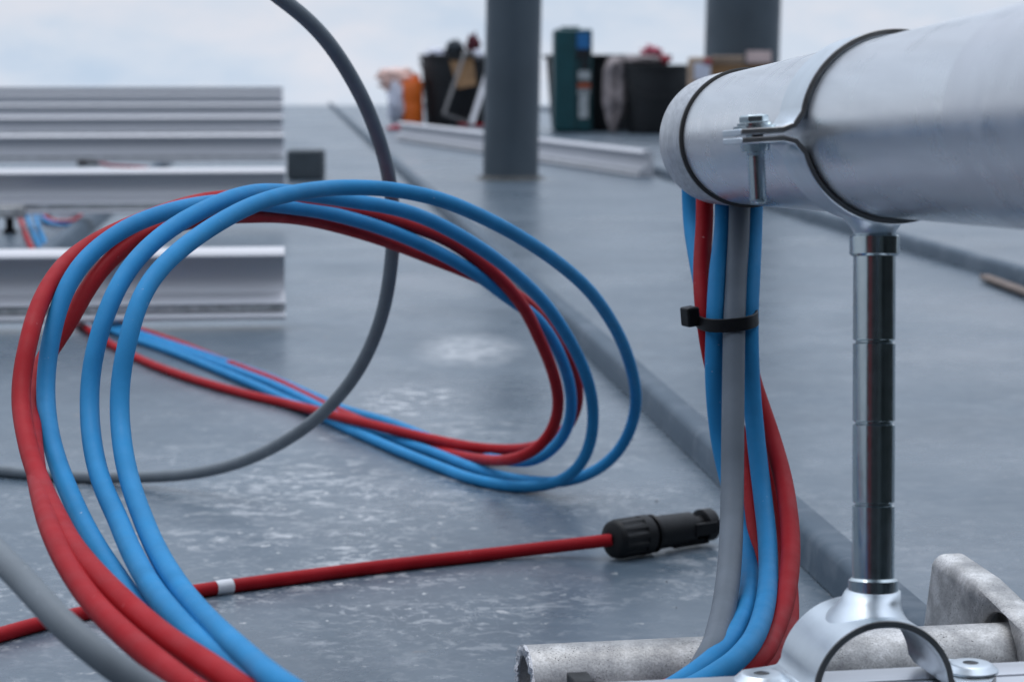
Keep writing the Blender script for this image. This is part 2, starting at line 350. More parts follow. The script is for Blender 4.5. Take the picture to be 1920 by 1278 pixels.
def path(spec, r, lift=0.0, dsm=60, xsm=10):
    """spec: (x, y[, depth | 'g' ground contact | ('g', height)]) -> world polyline of a cable lying along it"""
    xy = []; ds = []
    for e in spec:
        xy.append(Vector((e[0], e[1], 0)))
        d = e[2] if len(e) > 2 else None
        if d == 'g': d = gd(e[0], e[1], r + lift)
        elif isinstance(d, tuple): d = gd(e[0], e[1], d[1])
        ds.append(d)
    idx = [i for i, d in enumerate(ds) if d]
    for i in range(len(ds)):
        if ds[i] is None:
            a = max([j for j in idx if j < i], default=idx[0]); b = min([j for j in idx if j > i], default=idx[-1])
            la = sum((xy[k + 1] - xy[k]).length for k in range(a, i)); lb = sum((xy[k + 1] - xy[k]).length for k in range(i, b))
            t = la / (la + lb) if la + lb else 0; ds[i] = 1 / ((1 - t) / ds[a] + t / ds[b])
    pts = [Vector((p.x, p.y, 900.0 / d)) for p, d in zip(xy, ds)]
    c = resample(catmull(pts), 6.0)
    zz = smooth([p.z for p in c], dsm); xs = smooth([Vector((p.x, p.y, 0)) for p in c], xsm)
    out = []
    for p, z in zip(xs, zz):
        w = P(p.x, p.y, 900.0 / z)
        if w.z < r:
            w = G(p.x, p.y, r)
        out.append(w)
    out = resample(out, 0.004); return smooth(out, 6)
def cable(name, pts, r, mat, label, group=None, cat='cable', seg=16):
    mb = MB(); mb.tube(pts, r, seg); return tag(mb.build(name, mat, origin=pts[0]), label, cat, group)

# ------------------------------------------------------------------ setting: roof with ribs
A5 = math.atan((542 - 960) / FPX)                         # ribs run a little to the left
RD = Vector((math.sin(A5), math.cos(A5), 0)); RN = Vector((math.cos(A5), -math.sin(A5), 0))
edge_d = gd(700, 197, 0)
mb = MB()
xs = [-14 + i * 1.0 for i in range(29)]; ys = [-7, -3, -1, 0, 1, 2, 4, 7, 10, edge_d]
vs = [(x, y, 0) for y in ys for x in xs]; nx = len(xs)
mb.add(vs, [(j * nx + i, j * nx + i + 1, (j + 1) * nx + i + 1, (j + 1) * nx + i) for j in range(len(ys) - 1) for i in range(nx - 1)])
mb.add([(-14, edge_d, 0), (14, edge_d, 0), (14, edge_d + 0.02, -3), (-14, edge_d + 0.02, -3)], [(0, 1, 2, 3)])
roof = tag(mb.build('roof', 'roof', origin=(0, 0, 0), fix=False), 'flat grey coated roof with pale scuffs and raised ribs', 'roof', None, 'structure')
p1 = G(1200, 735); r0 = p1 - RD * (p1.y / RD.y)           # rib 1 at y = 0
SP = 0.537
for k in range(-9, 12):
    mb = MB(); prof = [(-0.0125, 0.0), (-0.0115, 0.004), (-0.0110, 0.0135), (-0.0090, 0.0165), (-0.0060, 0.0175), (0.004, 0.0170), (0.0075, 0.0140), (0.012, 0.005), (0.014, 0.0)]
    o = r0 + RN * (k * SP) - RD * 4.0 + Vector((0, 0, 0.0005))
    L = (edge_d - o.y) / RD.y - 0.02
    n = 60; vs = []; fs = []
    for i in range(n + 1):
        s = L * i / n
        for a, b in prof: vs.append(o + RD * s + RN * (a + 0.0015 * noise.noise(Vector((s * 3, k * 7.1, 0)))) + Vector((0, 0, b * (1 + 0.10 * noise.noise(Vector((s * 4, k * 3.3, 2)))))))
    m_ = len(prof)
    for i in range(n):
        for j in range(m_ - 1): fs.append((i * m_ + j, i * m_ + j + 1, (i + 1) * m_ + j + 1, (i + 1) * m_ + j))
    mb.add(vs, fs); mb.build('roof_rib', 'seam', roof, ang=60)

# ------------------------------------------------------------------ aluminium mounting rails
PROF = [(-0.014, 0.058), (0.004, 0.0585), (0.010, 0.0555), (0.0125, 0.0525), (0.0120, 0.0510), (0.006, 0.0500), (0.001, 0.046), (-0.002, 0.039), (-0.0025, 0.033), (-0.0012, 0.027),
        (0.002, 0.0215), (0.005, 0.0198), (0.0160, 0.0140), (0.0168, 0.0132), (0.0160, 0.0124), (0.0135, 0.0120), (0.0132, 0.0066), (0.0195, 0.0036), (0.0205, 0.0026), (0.0203, 0.0005), (0.0196, 0.0), (-0.014, 0.0)]
def groove_mat():
    m, nt, b = new_mat('weathered_groove'); v = coords(nt, (0.5, 1, 1))
    r = ramp(nt, noi(nt, v, 260, 5, 0.7), [(0.35, (0.26, 0.265, 0.27)), (0.5, (0.50, 0.51, 0.51)), (0.66, (0.78, 0.78, 0.78))])
    nt.links.new(r.outputs[0], b.inputs['Base Color']); b.inputs['Roughness'].default_value = 0.7; b.inputs['Metallic'].default_value = 0.3; return m
M['groove'] = groove_mat()
def rail_mesh(name, L):
    mb = MB(); X = Vector((-1, 0, 0))
    poly = [(a, b) for a, b in PROF]; mb.prism(poly, (0, 0, 0), Vector((0, -1, 0)), Vector((0, 0, 1)), X, L)
    # the gasket strip sits in the groove, 0.4 mm proud of its back
    mb.add([(-0.0005, -0.0150, 0.0070), (-L + 0.0005, -0.0150, 0.0070), (-L + 0.0005, -0.0152, 0.0117), (-0.0005, -0.0152, 0.0117)], [(0, 1, 2, 3)], 1)
    return mb
rails = [(533, 463, 2.04, 0, 1.3, 'nearest aluminium rail on the roof, standing right behind the coil of blue and red cables'),
         (534, 314, 3.25, 0, 2.6, 'second aluminium rail from the camera, with a grey bracket and cables under it'),
         (532, 250, 5.2, 0, 3.2, 'third aluminium rail, lying just behind the one that meets the dark rubber block'),
         (530, 217, 7.2, 0, 3.4, 'fourth aluminium rail counted from the coil, with a wide gap behind it'),
         (530, 195, 9.4, 0, 3.6, 'fifth aluminium rail counted from the coil, low and pale in the distance'),
         (530, 175, 12.0, 0, 4.0, 'sixth aluminium rail, a dull strip just below the topmost one'),
         (530, 162, 13.2, 0, 4.2, 'topmost and farthest aluminium rail, its upper edge against the sky')]
rail0 = None
for i, (x, y, d, yaw, L, lab) in enumerate(rails):
    c = P(x, y, d); zt = c.z
    if rail0 is None:
        rail0 = rail_mesh('mounting_rail', 1.0).build('mounting_rail', ['railalu', 'groove'], origin=(0, 0, 0), ang=30); o = rail0
    else:
        o = rail0.copy(); COL.objects.link(o)
    sc = 1.07
    o.location = (c.x, c.y, max(0.0015, zt - 0.0585 * sc)); o.scale = (L, 1, sc)
    if i == 0: o.rotation_euler = (0, 0, math.radians(7)); o.location = (c.x, c.y, zt - 0.0585 * sc)
    tag(o, lab, 'mounting rail', 'aluminium rails laid across the roof')
# loose rail lying by the buckets
e0 = G(1213, 332); e1 = G(750, 262)
o = rail0.copy(); COL.objects.link(o); dv = (e1 - e0); o.scale = (dv.length, 1, 0.92)
o.location = (e0.x, e0.y, 0.002); o.rotation_euler = (0, 0, math.atan2(-dv.y, -dv.x))
tag(o, 'loose aluminium rail lying slantwise on the roof behind the near grey pipe', 'mounting rail')

# bracket under second rail
c2 = P(0, 400, 3.22)
t = empty('rail_bracket', (c2.x, c2.y, 0), 'grey metal bracket with black foot holding the second rail at the left', 'bracket')
mb = MB(); a = P(-60, 386, 3.19); b_ = P(47, 386, 3.19); zb = P(0, 408, 3.19).z
mb.box(((a.x + b_.x) / 2, a.y, (a.z + zb) / 2), (b_.x - a.x, 0.03, a.z - zb)); mb.build('channel', 'galv', t, bevel=0.002)
mb = MB(); q = P(18, 415, 3.2); mb.lathe((q.x, q.y, 0.0005), (0, 0, 1), [(0, 0.010), (0.004, 0.010), (0.006, 0.006), (zb - 0.0007, 0.006)], 16); mb.build('foot', 'black', t)

# dark rubber block past the rail ends
c = G(571, 338); t0 = P(571, 283, (c - CAM).dot(FW)).z
w_ = 67 / FPX * (c - CAM).dot(FW)
mb = MB(); mb.box((c.x, c.y + 0.04, t0 / 2 + 0.001), (w_, 0.08, t0)); tag(mb.build('rubber_block', 'rubber', bevel=0.004, origin=(c.x, c.y, 0)), 'dark grey rubber block standing on the roof at the right end of the second rail', 'block')
# little dark bits under the third rail
c = P(166, 306, 4.9); tt = empty('cable_connector', (c.x, c.y, 0), 'small dark plug with red lead lying against the third rail', 'connector')
mb = MB(); mb.lathe((c.x - 0.024, c.y, c.z), (1, 0, 0), [(0, 0.004), (0.002, 0.0065), (0.02, 0.0065), (0.022, 0.005), (0.045, 0.005), (0.047, 0.003)], 14); mb.build('plug_body', 'black', tt)
mb = MB(); mb.tube([c + Vector((0.024, 0, 0)), c + Vector((0.05, 0, -0.006)), c + Vector((0.09, 0.0, -0.008)), c + Vector((0.14, 0, -0.012))], 0.003, 10); mb.build('lead', 'red', tt)

# ------------------------------------------------------------------ the coil of cables
RC = 0.0031
B3 = [(1350, 1560, 'g'), (1150, 1500, 0.60), (900, 1410, 0.50), (640, 1350, 0.475), (526, 1282, 0.49), (476, 1242, 0.515), (450, 1219), (390, 1163, 0.565), (333, 1096, 0.61), (288, 1020, 0.65), (263, 958), (253, 933, 0.685), (235, 870), (226, 808, 0.715), (223, 745, 0.725), (227, 690), (240, 638, 0.73), (253, 583), (275, 535, 0.745), (313, 490), (363, 448, 0.78), (426, 408), (478, 382, 0.82), (535, 365), (610, 353, 0.88), (660, 351), (736, 355, 0.91), (800, 367), (836, 377, 0.935), (910, 409, 0.965), (985, 450, 1.0), (1060, 503, 1.05), (1110, 550, 1.09), (1155, 617, 1.14), (1178, 670, 1.18), (1192, 727, 1.21), (1193, 760, 1.225), (1186, 795, 1.235), (1170, 833, 1.24), (1143, 865, 1.245), (1098, 893, 1.25), (1048, 904, ('g', 0.010)), (998, 902, ('g', 0.005)), (935, 892, 'g'), (873, 872, 'g'), (822, 851, 'g'), (760, 830, 'g'), (700, 807, 'g'), (640, 783, 'g'), (600, 763, 'g'), (520, 724, 'g'), (440, 693, 'g'), (350, 661, 'g'), (262, 631, 'g'), (200, 605, 'g'), (150, 565, 'g'), (110, 515, 'g'), (78, 468, 'g'), (60, 430, 'g'), (50, 402, 'g'), (48, 380, 'g'), (60, 350, 'g')]
B2 = [(1300, 1540, 'g'), (1080, 1490, 0.60), (820, 1410, 0.51), (620, 1345, 0.49), (500, 1288, 0.50), (450, 1255, 0.525), (380, 1209), (325, 1153, 0.575), (276, 1088, 0.62), (240, 1020), (215, 958, 0.68), (200, 930), (178, 862, 0.71), (169, 800), (167, 742, 0.735), (170, 690), (182, 638, 0.74), (200, 583), (225, 528, 0.755), (265, 475), (320, 428, 0.79), (388, 390), (430, 372, 0.83), (478, 360), (540, 360, 0.90), (610, 369), (660, 377, 0.945), (735, 389), (786, 404, 0.985), (836, 427), (910, 471, 1.04), (973, 520), (1023, 570, 1.11), (1060, 624), (1090, 680, 1.17), (1108, 733), (1113, 775, 1.20), (1110, 820), (1098, 858, 1.215), (1073, 888, 1.22), (1035, 907, ('g', 0.005)), (985, 914, 'g'), (935, 908, 'g'), (880, 896, 'g'), (822, 874, 'g'), (760, 850, 'g'), (700, 824, 'g'), (638, 797, 'g'), (590, 772, 'g'), (530, 746, 'g'), (480, 723, 'g'), (400, 690, 'g'), (330, 662, 'g'), (262, 639, 'g'), (205, 617, 'g'), (165, 585, 'g'), (125, 530, 'g'), (92, 470, 'g'), (72, 425, 'g'), (66, 402, 'g'), (64, 380, 'g'), (80, 350, 'g')]
B1 = [(1250, 1530, 'g'), (1000, 1480, 0.61), (690, 1400, 0.55), (480, 1318, 0.545), (355, 1235, 0.565), (292, 1172, 0.60), (244, 1118), (217, 1078, 0.645), (177, 1019), (145, 958, 0.685), (133, 930), (106, 862, 0.72), (90, 795), (85, 740, 0.755), (86, 690), (95, 638, 0.765), (105, 590), (133, 520, 0.78), (175, 470), (240, 425, 0.81), (313, 397), (375, 383, 0.86), (440, 378), (535, 387, 0.945), (610, 398), (723, 430, 1.02), (795, 460), (860, 493, 1.07), (910, 525), (955, 560, 1.12), (1000, 590), (1033, 632, 1.17), (1053, 672), (1070, 728, 1.215), (1072, 760), (1068, 795, 1.235), (1045, 836, 1.245), (1005, 862, ('g', 0.020)), (948, 863, ('g', 0.007)), (900, 855, 'g'), (850, 838, 'g'), (800, 819, 'g'), (738, 794, 'g'), (638, 765, 'g'), (605, 750, 'g'), (520, 713, 'g'), (440, 684, 'g'), (350, 654, 'g'), (262, 625, 'g'), (205, 600, 'g'), (170, 570, 'g'), (140, 530, 'g')]
R1 = [(1200, 1520, 'g'), (980, 1470, 0.60), (640, 1385, 0.50), (484, 1312, 0.495), (400, 1252, 0.515), (313, 1197, 0.54), (238, 1133), (180, 1076, 0.59), (133, 1018), (106, 968, 0.645), (87, 930), (60, 862, 0.70), (44, 795), (38, 740, 0.74), (42, 690), (54, 638, 0.75), (68, 583), (93, 533, 0.780), (125, 490, 0.800), (174, 455, 0.815), (238, 424, 0.83), (313, 395), (385, 375, 0.895), (480, 370), (585, 384, 0.965), (686, 399, 1.01), (760, 419), (836, 448, 1.06), (910, 498), (950, 535, 1.105), (985, 580), (1008, 628, 1.15), (1030, 677), (1045, 727, 1.19), (1048, 758), (1043, 790, 1.215), (1025, 825), (993, 850, 1.23), (948, 863, ('g', 0.018)), (905, 861, ('g', 0.008)), (862, 855, ('g', 0.004)), (819, 843, 'g'), (776, 827, 'g'), (740, 814, 'g'), (700, 799, 'g'), (600, 755, 'g'), (520, 715, 'g'), (475, 698, 'g'), (400, 669, 'g'), (340, 645, 'g'), (275, 623, 'g'), (220, 603, 'g'), (165, 570, 'g'), (110, 520, 'g'), (62, 470, 'g'), (45, 430, 'g'), (36, 402, 'g'), (30, 380, 'g')]
R2 = [(1150, 1510, 'g'), (900, 1460, 0.60), (570, 1385, 0.505), (400, 1318, 0.495), (322, 1262, 0.515), (238, 1193), (175, 1130, 0.57), (125, 1056), (95, 992, 0.63), (78, 935), (66, 870, 0.70), (60, 800), (62, 745, 0.765), (70, 695), (105, 640, 0.79), (123, 617), (142, 580, 0.80), (172, 527), (213, 480, 0.82), (270, 440), (340, 418, 0.86), (400, 407), (465, 404, 0.92), (520, 404), (590, 413, 0.985), (700, 443), (800, 480, 1.08), (900, 520), (968, 552, 1.145), (1010, 590), (1043, 636, 1.20), (1070, 680), (1084, 720, 1.235), (1085, 748), (1078, 778, 1.25), (1055, 812), (1020, 832, ('g', 0.022)), (973, 842, ('g', 0.011)), (910, 841, ('g', 0.0095)), (848, 831, ('g', 0.009)), (775, 815, ('g', 0.009)), (650, 784, ('g', 0.010)), (550, 759, 'g'), (475, 742, 'g'), (400, 722, 'g'), (330, 700, 'g'), (275, 679, 'g'), (200, 641, 'g'), (150, 607, 'g'), (110, 575, 'g'), (60, 530, 'g')]
gc = 'cables of the coil on the roof'
cable('blue_cable', path(B3, RC), RC, 'blue', 'blue cable making the widest loop of the coil, nearest to the grey bundle', gc)
cable('blue_cable', path(B2, RC), RC, 'blue', 'blue cable in the middle of the coil, between its two blue neighbours', gc)
cable('blue_cable', path(B1, RC), RC, 'blue', 'blue cable of the coil running right beside the red ones at its left side', gc)
cable('red_cable', path(R1, RC), RC, 'red', 'red cable forming the outer left edge of the coil', gc)
cable('red_cable', path(R2, RC), RC, 'red', 'red cable half hidden behind the blue ones inside the coil', gc)
GL = [(900, 1520, ('g', 0.0035)), (640, 1430, 0.56), (400, 1360, 0.505), (258, 1281, 0.50), (192, 1232, 0.50), (131, 1184, 0.505), (54, 1099, 0.52), (0, 1044, 0.535), (-80, 950, 0.57), (-170, 800, 0.62), (-220, 600, 0.68), (-260, 350, 0.74), (-250, 60, 0.80), (-120, -150, 0.85), (130, -230, 0.89), (370, -130, 0.925), (510, -14), (560, 22, 0.955), (610, 72), (650, 130, 0.985), (685, 195), (712, 265, 1.02), (730, 335), (738, 420, 1.06), (733, 500), (722, 570, 1.09), (700, 638), (668, 700, 1.13), (620, 760), (570, 803, 1.18), (500, 845), (430, 873, 1.24), (350, 889), (290, 893, ('g', 0.006)), (200, 895, ('g', 0.0034)), (120, 892, ('g', 0.0034)), (0, 882, ('g', 0.0034)), (-150, 860, ('g', 0.0034)), (-320, 800, ('g', 0.0034)), (-420, 720, ('g', 0.0034)), (-500, 600, ('g', 0.0034))]
cable('grey_cable', path(GL, 0.0033), 0.0033, 'grey', 'slate grey cable standing up in one big open loop behind the coil')

# far little coil under second rail
pts = []
for i in range(61):
    q = 2 * math.pi * i / 40; d = 3.33 + 0.14 * math.sin(q) * -1
    pts.append(G(122 + 44 * math.cos(q), 402 + 20 * -math.sin(q), 0.0035 + 0.0035 * i / 40))
cable('blue_cable', pts, RC, 'blue', 'small far-off blue cable coil peeping out under the second rail')
pts = [G(118 + 34 * math.cos(2 * math.pi * i / 40), 402 - 14 * math.sin(2 * math.pi * i / 40), 0.006 + 0.003 * i / 40) for i in range(52)]
cable('red_cable', pts, RC, 'red', 'small far-off red cable coil inside the blue one under the second rail')

# ------------------------------------------------------------------ red cable with plug
cp = [(-400, 1300, 'g'), (-120, 1225, 'g'), (0, 1189, 'g'), (60, 1172, 'g'), (150, 1150, 'g'), (260, 1128, 'g'), (350, 1110, 'g'), (440, 1097, 'g'), (560, 1081, 'g'), (700, 1063, 'g'), (820, 1049, 'g'), (940, 1036, 'g'), (1040, 1024, ('g', 0.005)), (1150, 1011, ('g', 0.0098))]
lead = path(cp, RC, dsm=25)
SL = 1.09
t = empty('plug_cable', (lead[0].x, lead[0].y, 0), 'red cable with white sleeve and black plug lying straight across the roof', 'cable')
mb = MB(); mb.tube(lead, RC, 16); mb.build('sheath', 'red', t)
# sleeve
ia = min(range(len(lead)), key=lambda i: (lead[i] - G(398, 1103, RC)).length); ib = min(range(len(lead)), key=lambda i: (lead[i] - G(441, 1097, RC)).length)
mb = MB(); seg = lead[ia:ib + 1]
if len(seg) < 2: seg = lead[ia:ia + 3]
mb.tube(seg, RC + 0.00025, 18); mb.build('sleeve', 'tag', t)
e = lead[-1]; q1 = P(1345, 975, gd(1345, 985, 0.0085)); ax = (q1 - e); ax.z = 0.0; ax = ax.normalized()
e = e - ax * 0.0015
sc = 0.0192 / 0.0192
def lat(name, prof, mat, seg=40, parent=t, off=0.0):
    mb = MB(); mb.lathe(e + ax * off, ax, [(a * SL, b * 0.95) for a, b in prof], seg); return mb.build(name, mat, parent)
plug = lat('plug', [(0.0205, 0.0076), (0.0222, 0.0076), (0.0223, 0.0094), (0.0234, 0.0098), (0.0240, 0.0086), (0.0452, 0.0080), (0.0455, 0.0052), (0.0520, 0.0052)], 'black')
mb = MB()   # ribbed gland nut
nseg = 60; prof = [(0.0, 0.0042), (0.0004, 0.0082), (0.0014, 0.0094), (0.0030, 0.0099), (0.0038, 0.0100), (0.0150, 0.0100), (0.0155, 0.0101), (0.0200, 0.0101), (0.0205, 0.0094)]
a_, u_, w_2 = basis(ax)
vs = []; fs = []
for ti, rr in prof:
    for i in range(nseg):
        q = 2 * math.pi * i / nseg; dip = 0.0008 if (0.0036 <= ti <= 0.0151 and (i % 5) in (0, 1)) else 0.0
        vs.append(e + a_ * ti * SL + (u_ * math.cos(q) + w_2 * math.sin(q)) * (rr * 0.94 - dip))
for k in range(len(prof) - 1):
    for i in range(nseg): j = (i + 1) % nseg; fs.append((k * nseg + i, k * nseg + j, (k + 1) * nseg + j, (k + 1) * nseg + i))
fs.append(tuple(range(nseg))); fs.append(tuple((len(prof) - 1) * nseg + i for i in range(nseg)))
mb.add(vs, fs); mb.build('gland_nut', 'black', plug)
mb = MB()
side = Vector((0, 0, 1)).cross(ax).normalized()
mb.lathe(e + ax * (0.0515 * SL), ax, [(0, 0.0062), (0.0004, 0.0080), (0.0065, 0.0080), (0.0069, 0.0072)], 36)
for sgn in (-1, 1):
    mb.box(e + ax * (0.0490 * SL) + side * sgn * 0.0072, (0.013, 0.0022, 0.0060), X=ax)
mb.box(e + ax * (0.0440 * SL) - Vector((0, 0, 0.0068)), (0.022, 0.0075, 0.0030), X=ax)
mb.build('latch_tip', 'black', plug, bevel=0.0003)
mb = MB(); mb.lathe(e + ax * 0.001, ax, [(0.0, 0.0), (0.0, RC + 0.0002), (0.001, RC + 0.001), (0.002, RC)], 20); mb.build('seal', 'darkedge', plug)

# ------------------------------------------------------------------ upper pipe with clamp, post and saddle
C0 = P(1680, 238, 0.611); C1 = P(1405, 258, 0.83)
AX = (C1 - C0).normalized(); RP = 0.02415
C2 = C1 + AX * 0.062; CN = C0 - AX * 0.36
t = empty('aluminium_pipe', CN, 'thick aluminium pipe with a ribbed end sleeve coming in from the right', 'pipe')
mb = MB(); L = (C1 - CN).length
mb.lathe(CN, AX, [(0, RP - 0.002), (0, RP), (L - 0.0006, RP), (L, RP - 0.0006), (L, RP - 0.0022), (0, RP - 0.0022)], 96, closed=True); mb.build('tube', 'pipe', t)
mb = MB(); mb.lathe(C1 + AX * 0.0001, AX, [(0, RP - 0.003), (0, RP + 0.0004), (0.0006, RP + 0.0012), (0.0030, RP + 0.0012), (0.0032, RP - 0.003)], 96, closed=True); mb.build('gasket', 'darkedge', t)
mb = MB(); LS = 0.056
mb.lathe(C1 + AX * 0.0034, AX, [(0, RP - 0.003), (0, RP + 0.0005), (0.0007, RP + 0.0010), (LS - 0.004, RP + 0.0010), (LS - 0.0012, RP + 0.0003), (LS, RP - 0.0016), (LS, RP - 0.006), (0.002, RP - 0.006)], 96, closed=True); mb.build('end_sleeve', 'brushed', t)

mb = MB(); mb.lathe(C0 - AX * 0.1389, -AX, [(0, RP + 0.00005), (0, RP + 0.0003), (0.20, RP + 0.0003), (0.20, RP + 0.00005)], 96, closed=True); mb.build('film_wrap', 'film', t)
# clamp: two half bands closed by ears at both sides
CB = C0.copy(); W = 0.030; RB = RP + 0.0002; TB = 0.0017
top = P(1640, 405, 0.626); bot = P(1637, 1128, 0.626)
t = empty('pipe_stand', (bot.x, bot.y, bot.z), 'shiny zinc plated clamp on a grooved post, holding the aluminium pipe above the front rail', 'pipe stand')
sx = Vector((AX.y, -AX.x, 0)).normalized(); sz = sx.cross(AX).normalized()
if sz.z < 0: sz = -sz
gap = 0.0003
ROT = math.radians(3.4); sx, sz = sx * math.cos(ROT) + sz * math.sin(ROT), sz * math.cos(ROT) - sx * math.sin(ROT)
def halfband(name, sgn):
    mb = MB(); pr = [(RB, 0), (RB + TB, 0)]; n = 48; vs = []; fs = []
    ear = 0.0165
    path2 = []; path2o = []
    # centre-line of the sheet: ear, fillet, half circle, fillet, ear
    a0 = math.asin((gap + TB / 2 + 0.003) / (RB + TB / 2))
    Rm = RB + TB / 2
    line = [Vector((-(Rm + ear), gap + TB / 2))]
    xs_ = -Rm * math.cos(a0) - 0.0035
    line.append(Vector((xs_ - 0.002, gap + TB / 2)))
    line.append(Vector((xs_ + 0.0012, gap + TB / 2 + 0.0010)))
    for i in range(n + 1):
        q = math.pi - a0 - 0.05 - (math.pi - 2 * a0 - 0.1) * i / n; line.append(Vector((Rm * math.cos(q), Rm * math.sin(q))))
    line += [Vector((-p.x, p.y)) for p in reversed(line[:3])]
    nn = len(line); ins = []; out = []
    for i, p in enumerate(line):
        d = (line[min(i + 1, nn - 1)] - line[max(i - 1, 0)]).normalized(); nrm = Vector((-d.y, d.x)); out.append(p + nrm * TB / 2); ins.append(p - nrm * TB / 2)
    def w3(p, s): return CB + AX * s + sx * p.x + sz * (p.y * sgn)
    vs = [w3(p, 0) for p in ins] + [w3(p, 0) for p in out] + [w3(p, W) for p in ins] + [w3(p, W) for p in out]
    for i in range(nn - 1):
        fs += [(i, i + 1, nn + i + 1, nn + i), (2 * nn + i, 3 * nn + i, 3 * nn + i + 1, 2 * nn + i + 1), (i, 2 * nn + i, 2 * nn + i + 1, i + 1), (nn + i, nn + i + 1, 3 * nn + i + 1, 3 * nn + i)]
    fs += [(0, nn, 3 * nn, 2 * nn), (nn - 1, 2 * nn + nn - 1, 3 * nn + nn - 1, nn + nn - 1)]
    mb.add(vs, fs); mb.m = [1 if (k % 4 == 0 and k < 4 * (nn - 1)) else 0 for k in range(len(fs))]; return mb.build(name, ['zincsatin', 'darkrim'], t, bevel=0.00025, ang=40, seg=1)
halfband('clamp_band', 1); halfband('clamp_band', -1)
for sgn in (-1, 1):
    bc = CB + AX * 0.016 + sx * (sgn * (RB + 0.0108))
    mb = MB()
    mb.lathe(bc - sz * 0.0185, sz, [(0, 0.0016), (0.0006, 0.0023)] + [(0.001 + k * 0.0005, 0.00255 if k % 2 else 0.0022) for k in range(26)] + [(0.0148, 0.0024), (0.022, 0.0024)], 20)
    bolt = mb.build('clamp_bolt', 'zinc', t, ang=70)
    mb = MB(); mb.lathe(bc + sz * (gap + TB), sz, [(0, 0.0058), (0.0007, 0.0058)], 32); mb.lathe(bc + sz * (gap + TB + 0.0008), sz, [(0, 0.0047), (0.0007, 0.0047)], 32); mb.build('washer', 'zinc', bolt)
    mb = MB(); mb.lathe(bc + sz * (gap + TB + 0.0016), sz, [(0, 0.0041), (0.0018, 0.0041), (0.0022, 0.0036), (0.0023, 0.0022), (0.0014, 0.0021), (0.0014, 0.0)], 6); mb.build('bolt_head', 'zinc', bolt, bevel=0.0003)
    mb = MB(); mb.lathe(bc - sz * (gap + TB + 0.0022), sz, [(0, 0.0028), (0, 0.0038), (0.0021, 0.0041), (0.0021, 0.0028)], 24, closed=True); mb.build('nut', 'zinc', bolt)
# post
pv = (bot - top).normalized(); LP = (bot - top).length; k_ = LP / (1128 - 405)
def py(y): return (y - 405) * k_
RPO = 0.00575; RCO = 0.0068
def grooved(y0, y1, gr):
    pr = [(py(y0), RPO - 0.0006), (py(y0) + 0.0004, RPO)]
    for g in gr: pr += [(py(g) - 0.0006, RPO), (py(g) - 0.0002, RPO - 0.0007), (py(g) + 0.0002, RPO - 0.0007), (py(g) + 0.0006, RPO)]
    return pr + [(py(y1) - 0.0004, RPO), (py(y1), RPO - 0.0006)]
mb = MB(); mb.lathe(top, pv, grooved(478, 1088, (640, 792, 944)), 64); mb.build('post', 'zinc', t, ang=25)
mb = MB(); mb.lathe(top, pv, [(py(440), RCO - 0.0006), (py(440) + 0.0006, RCO), (py(476), RCO), (py(476) + 0.0006, RCO - 0.0008)], 64); mb.build('collar', 'zinc', t, ang=25)
mb = MB(); mb.lathe(top, pv, [(py(1082), RCO - 0.0009), (py(1082) + 0.0007, RCO), (py(1116), RCO), (py(1116) + 0.0006, RCO - 0.0006)], 64); mb.build('collar', 'zinc', t, ang=25)
mb = MB(); mb.lathe(top, pv, [(py(385), 0.0125), (py(398), 0.0105), (py(410), 0.0085), (py(424), 0.0068), (py(434), 0.0058), (py(441), 0.0056)], 48); mb.build('weld', 'zincsatin', t)
# saddle: half ring with two lugs
YA = math.radians(10.5); SA = Vector((-math.sin(YA), math.cos(YA), 0)); ST = Vector((math.cos(YA), math.sin(YA), 0)); Z = Vector((0, 0, 1))
SC = P(1658, 1300, 0.611); RS = 0.0179; TS = 0.0020; SW = 0.030
mb = MB(); n = 48; Rm = RS + TS / 2
line = [Vector((-(Rm + 0.0175), 0)), Vector((-(Rm + 0.0160), 0)), Vector((-(Rm + 0.0125), 0)), Vector((-(Rm + 0.0040), 0)), Vector((-(Rm + 0.0012), 0.0006)), Vector((-(Rm - 0.0003), 0.0028))]
a0 = math.asin(0.005 / Rm)
for i in range(n + 1):
    q = math.pi - a0 - (math.pi - 2 * a0) * i / n; line.append(Vector((Rm * math.cos(q), Rm * math.sin(q))))
line += [Vector((-p.x, p.y)) for p in reversed(line[:6])]
nn = len(line); ins = []; out = []
for i, p in enumerate(line):
    d = (line[min(i + 1, nn - 1)] - line[max(i - 1, 0)]).normalized(); nrm = Vector((-d.y, d.x)); out.append(p + nrm * TS / 2); ins.append(p - nrm * TS / 2)
def w3(p, s):
    k = abs(p.x) - Rm; f = 1.0 if k < 0.008 else max(0.22, 1 - ((k - 0.008) / 0.0095) ** 2 * 0.78)
    return SC + SA * (SW / 2 + (s - SW / 2) * f) + ST * p.x + Z * p.y
vs = [w3(p, 0) for p in ins] + [w3(p, 0) for p in out] + [w3(p, SW) for p in ins] + [w3(p, SW) for p in out]; fs = []
for i in range(nn - 1):
    fs += [(i, i + 1, nn + i + 1, nn + i), (2 * nn + i, 3 * nn + i, 3 * nn + i + 1, 2 * nn + i + 1), (i, 2 * nn + i, 2 * nn + i + 1, i + 1), (nn + i, nn + i + 1, 3 * nn + i + 1, 3 * nn + i)]
fs += [(0, nn, 3 * nn, 2 * nn), (nn - 1, 3 * nn - 1, 4 * nn - 1, 2 * nn - 1)]
mb.add(vs, fs); mb.m = [1 if (k % 4 == 0 and k < 4 * (nn - 1)) else 0 for k in range(len(fs))]; mb.build('saddle', ['zincsatin', 'darkrim'], t, bevel=0.00025, ang=40, seg=1)
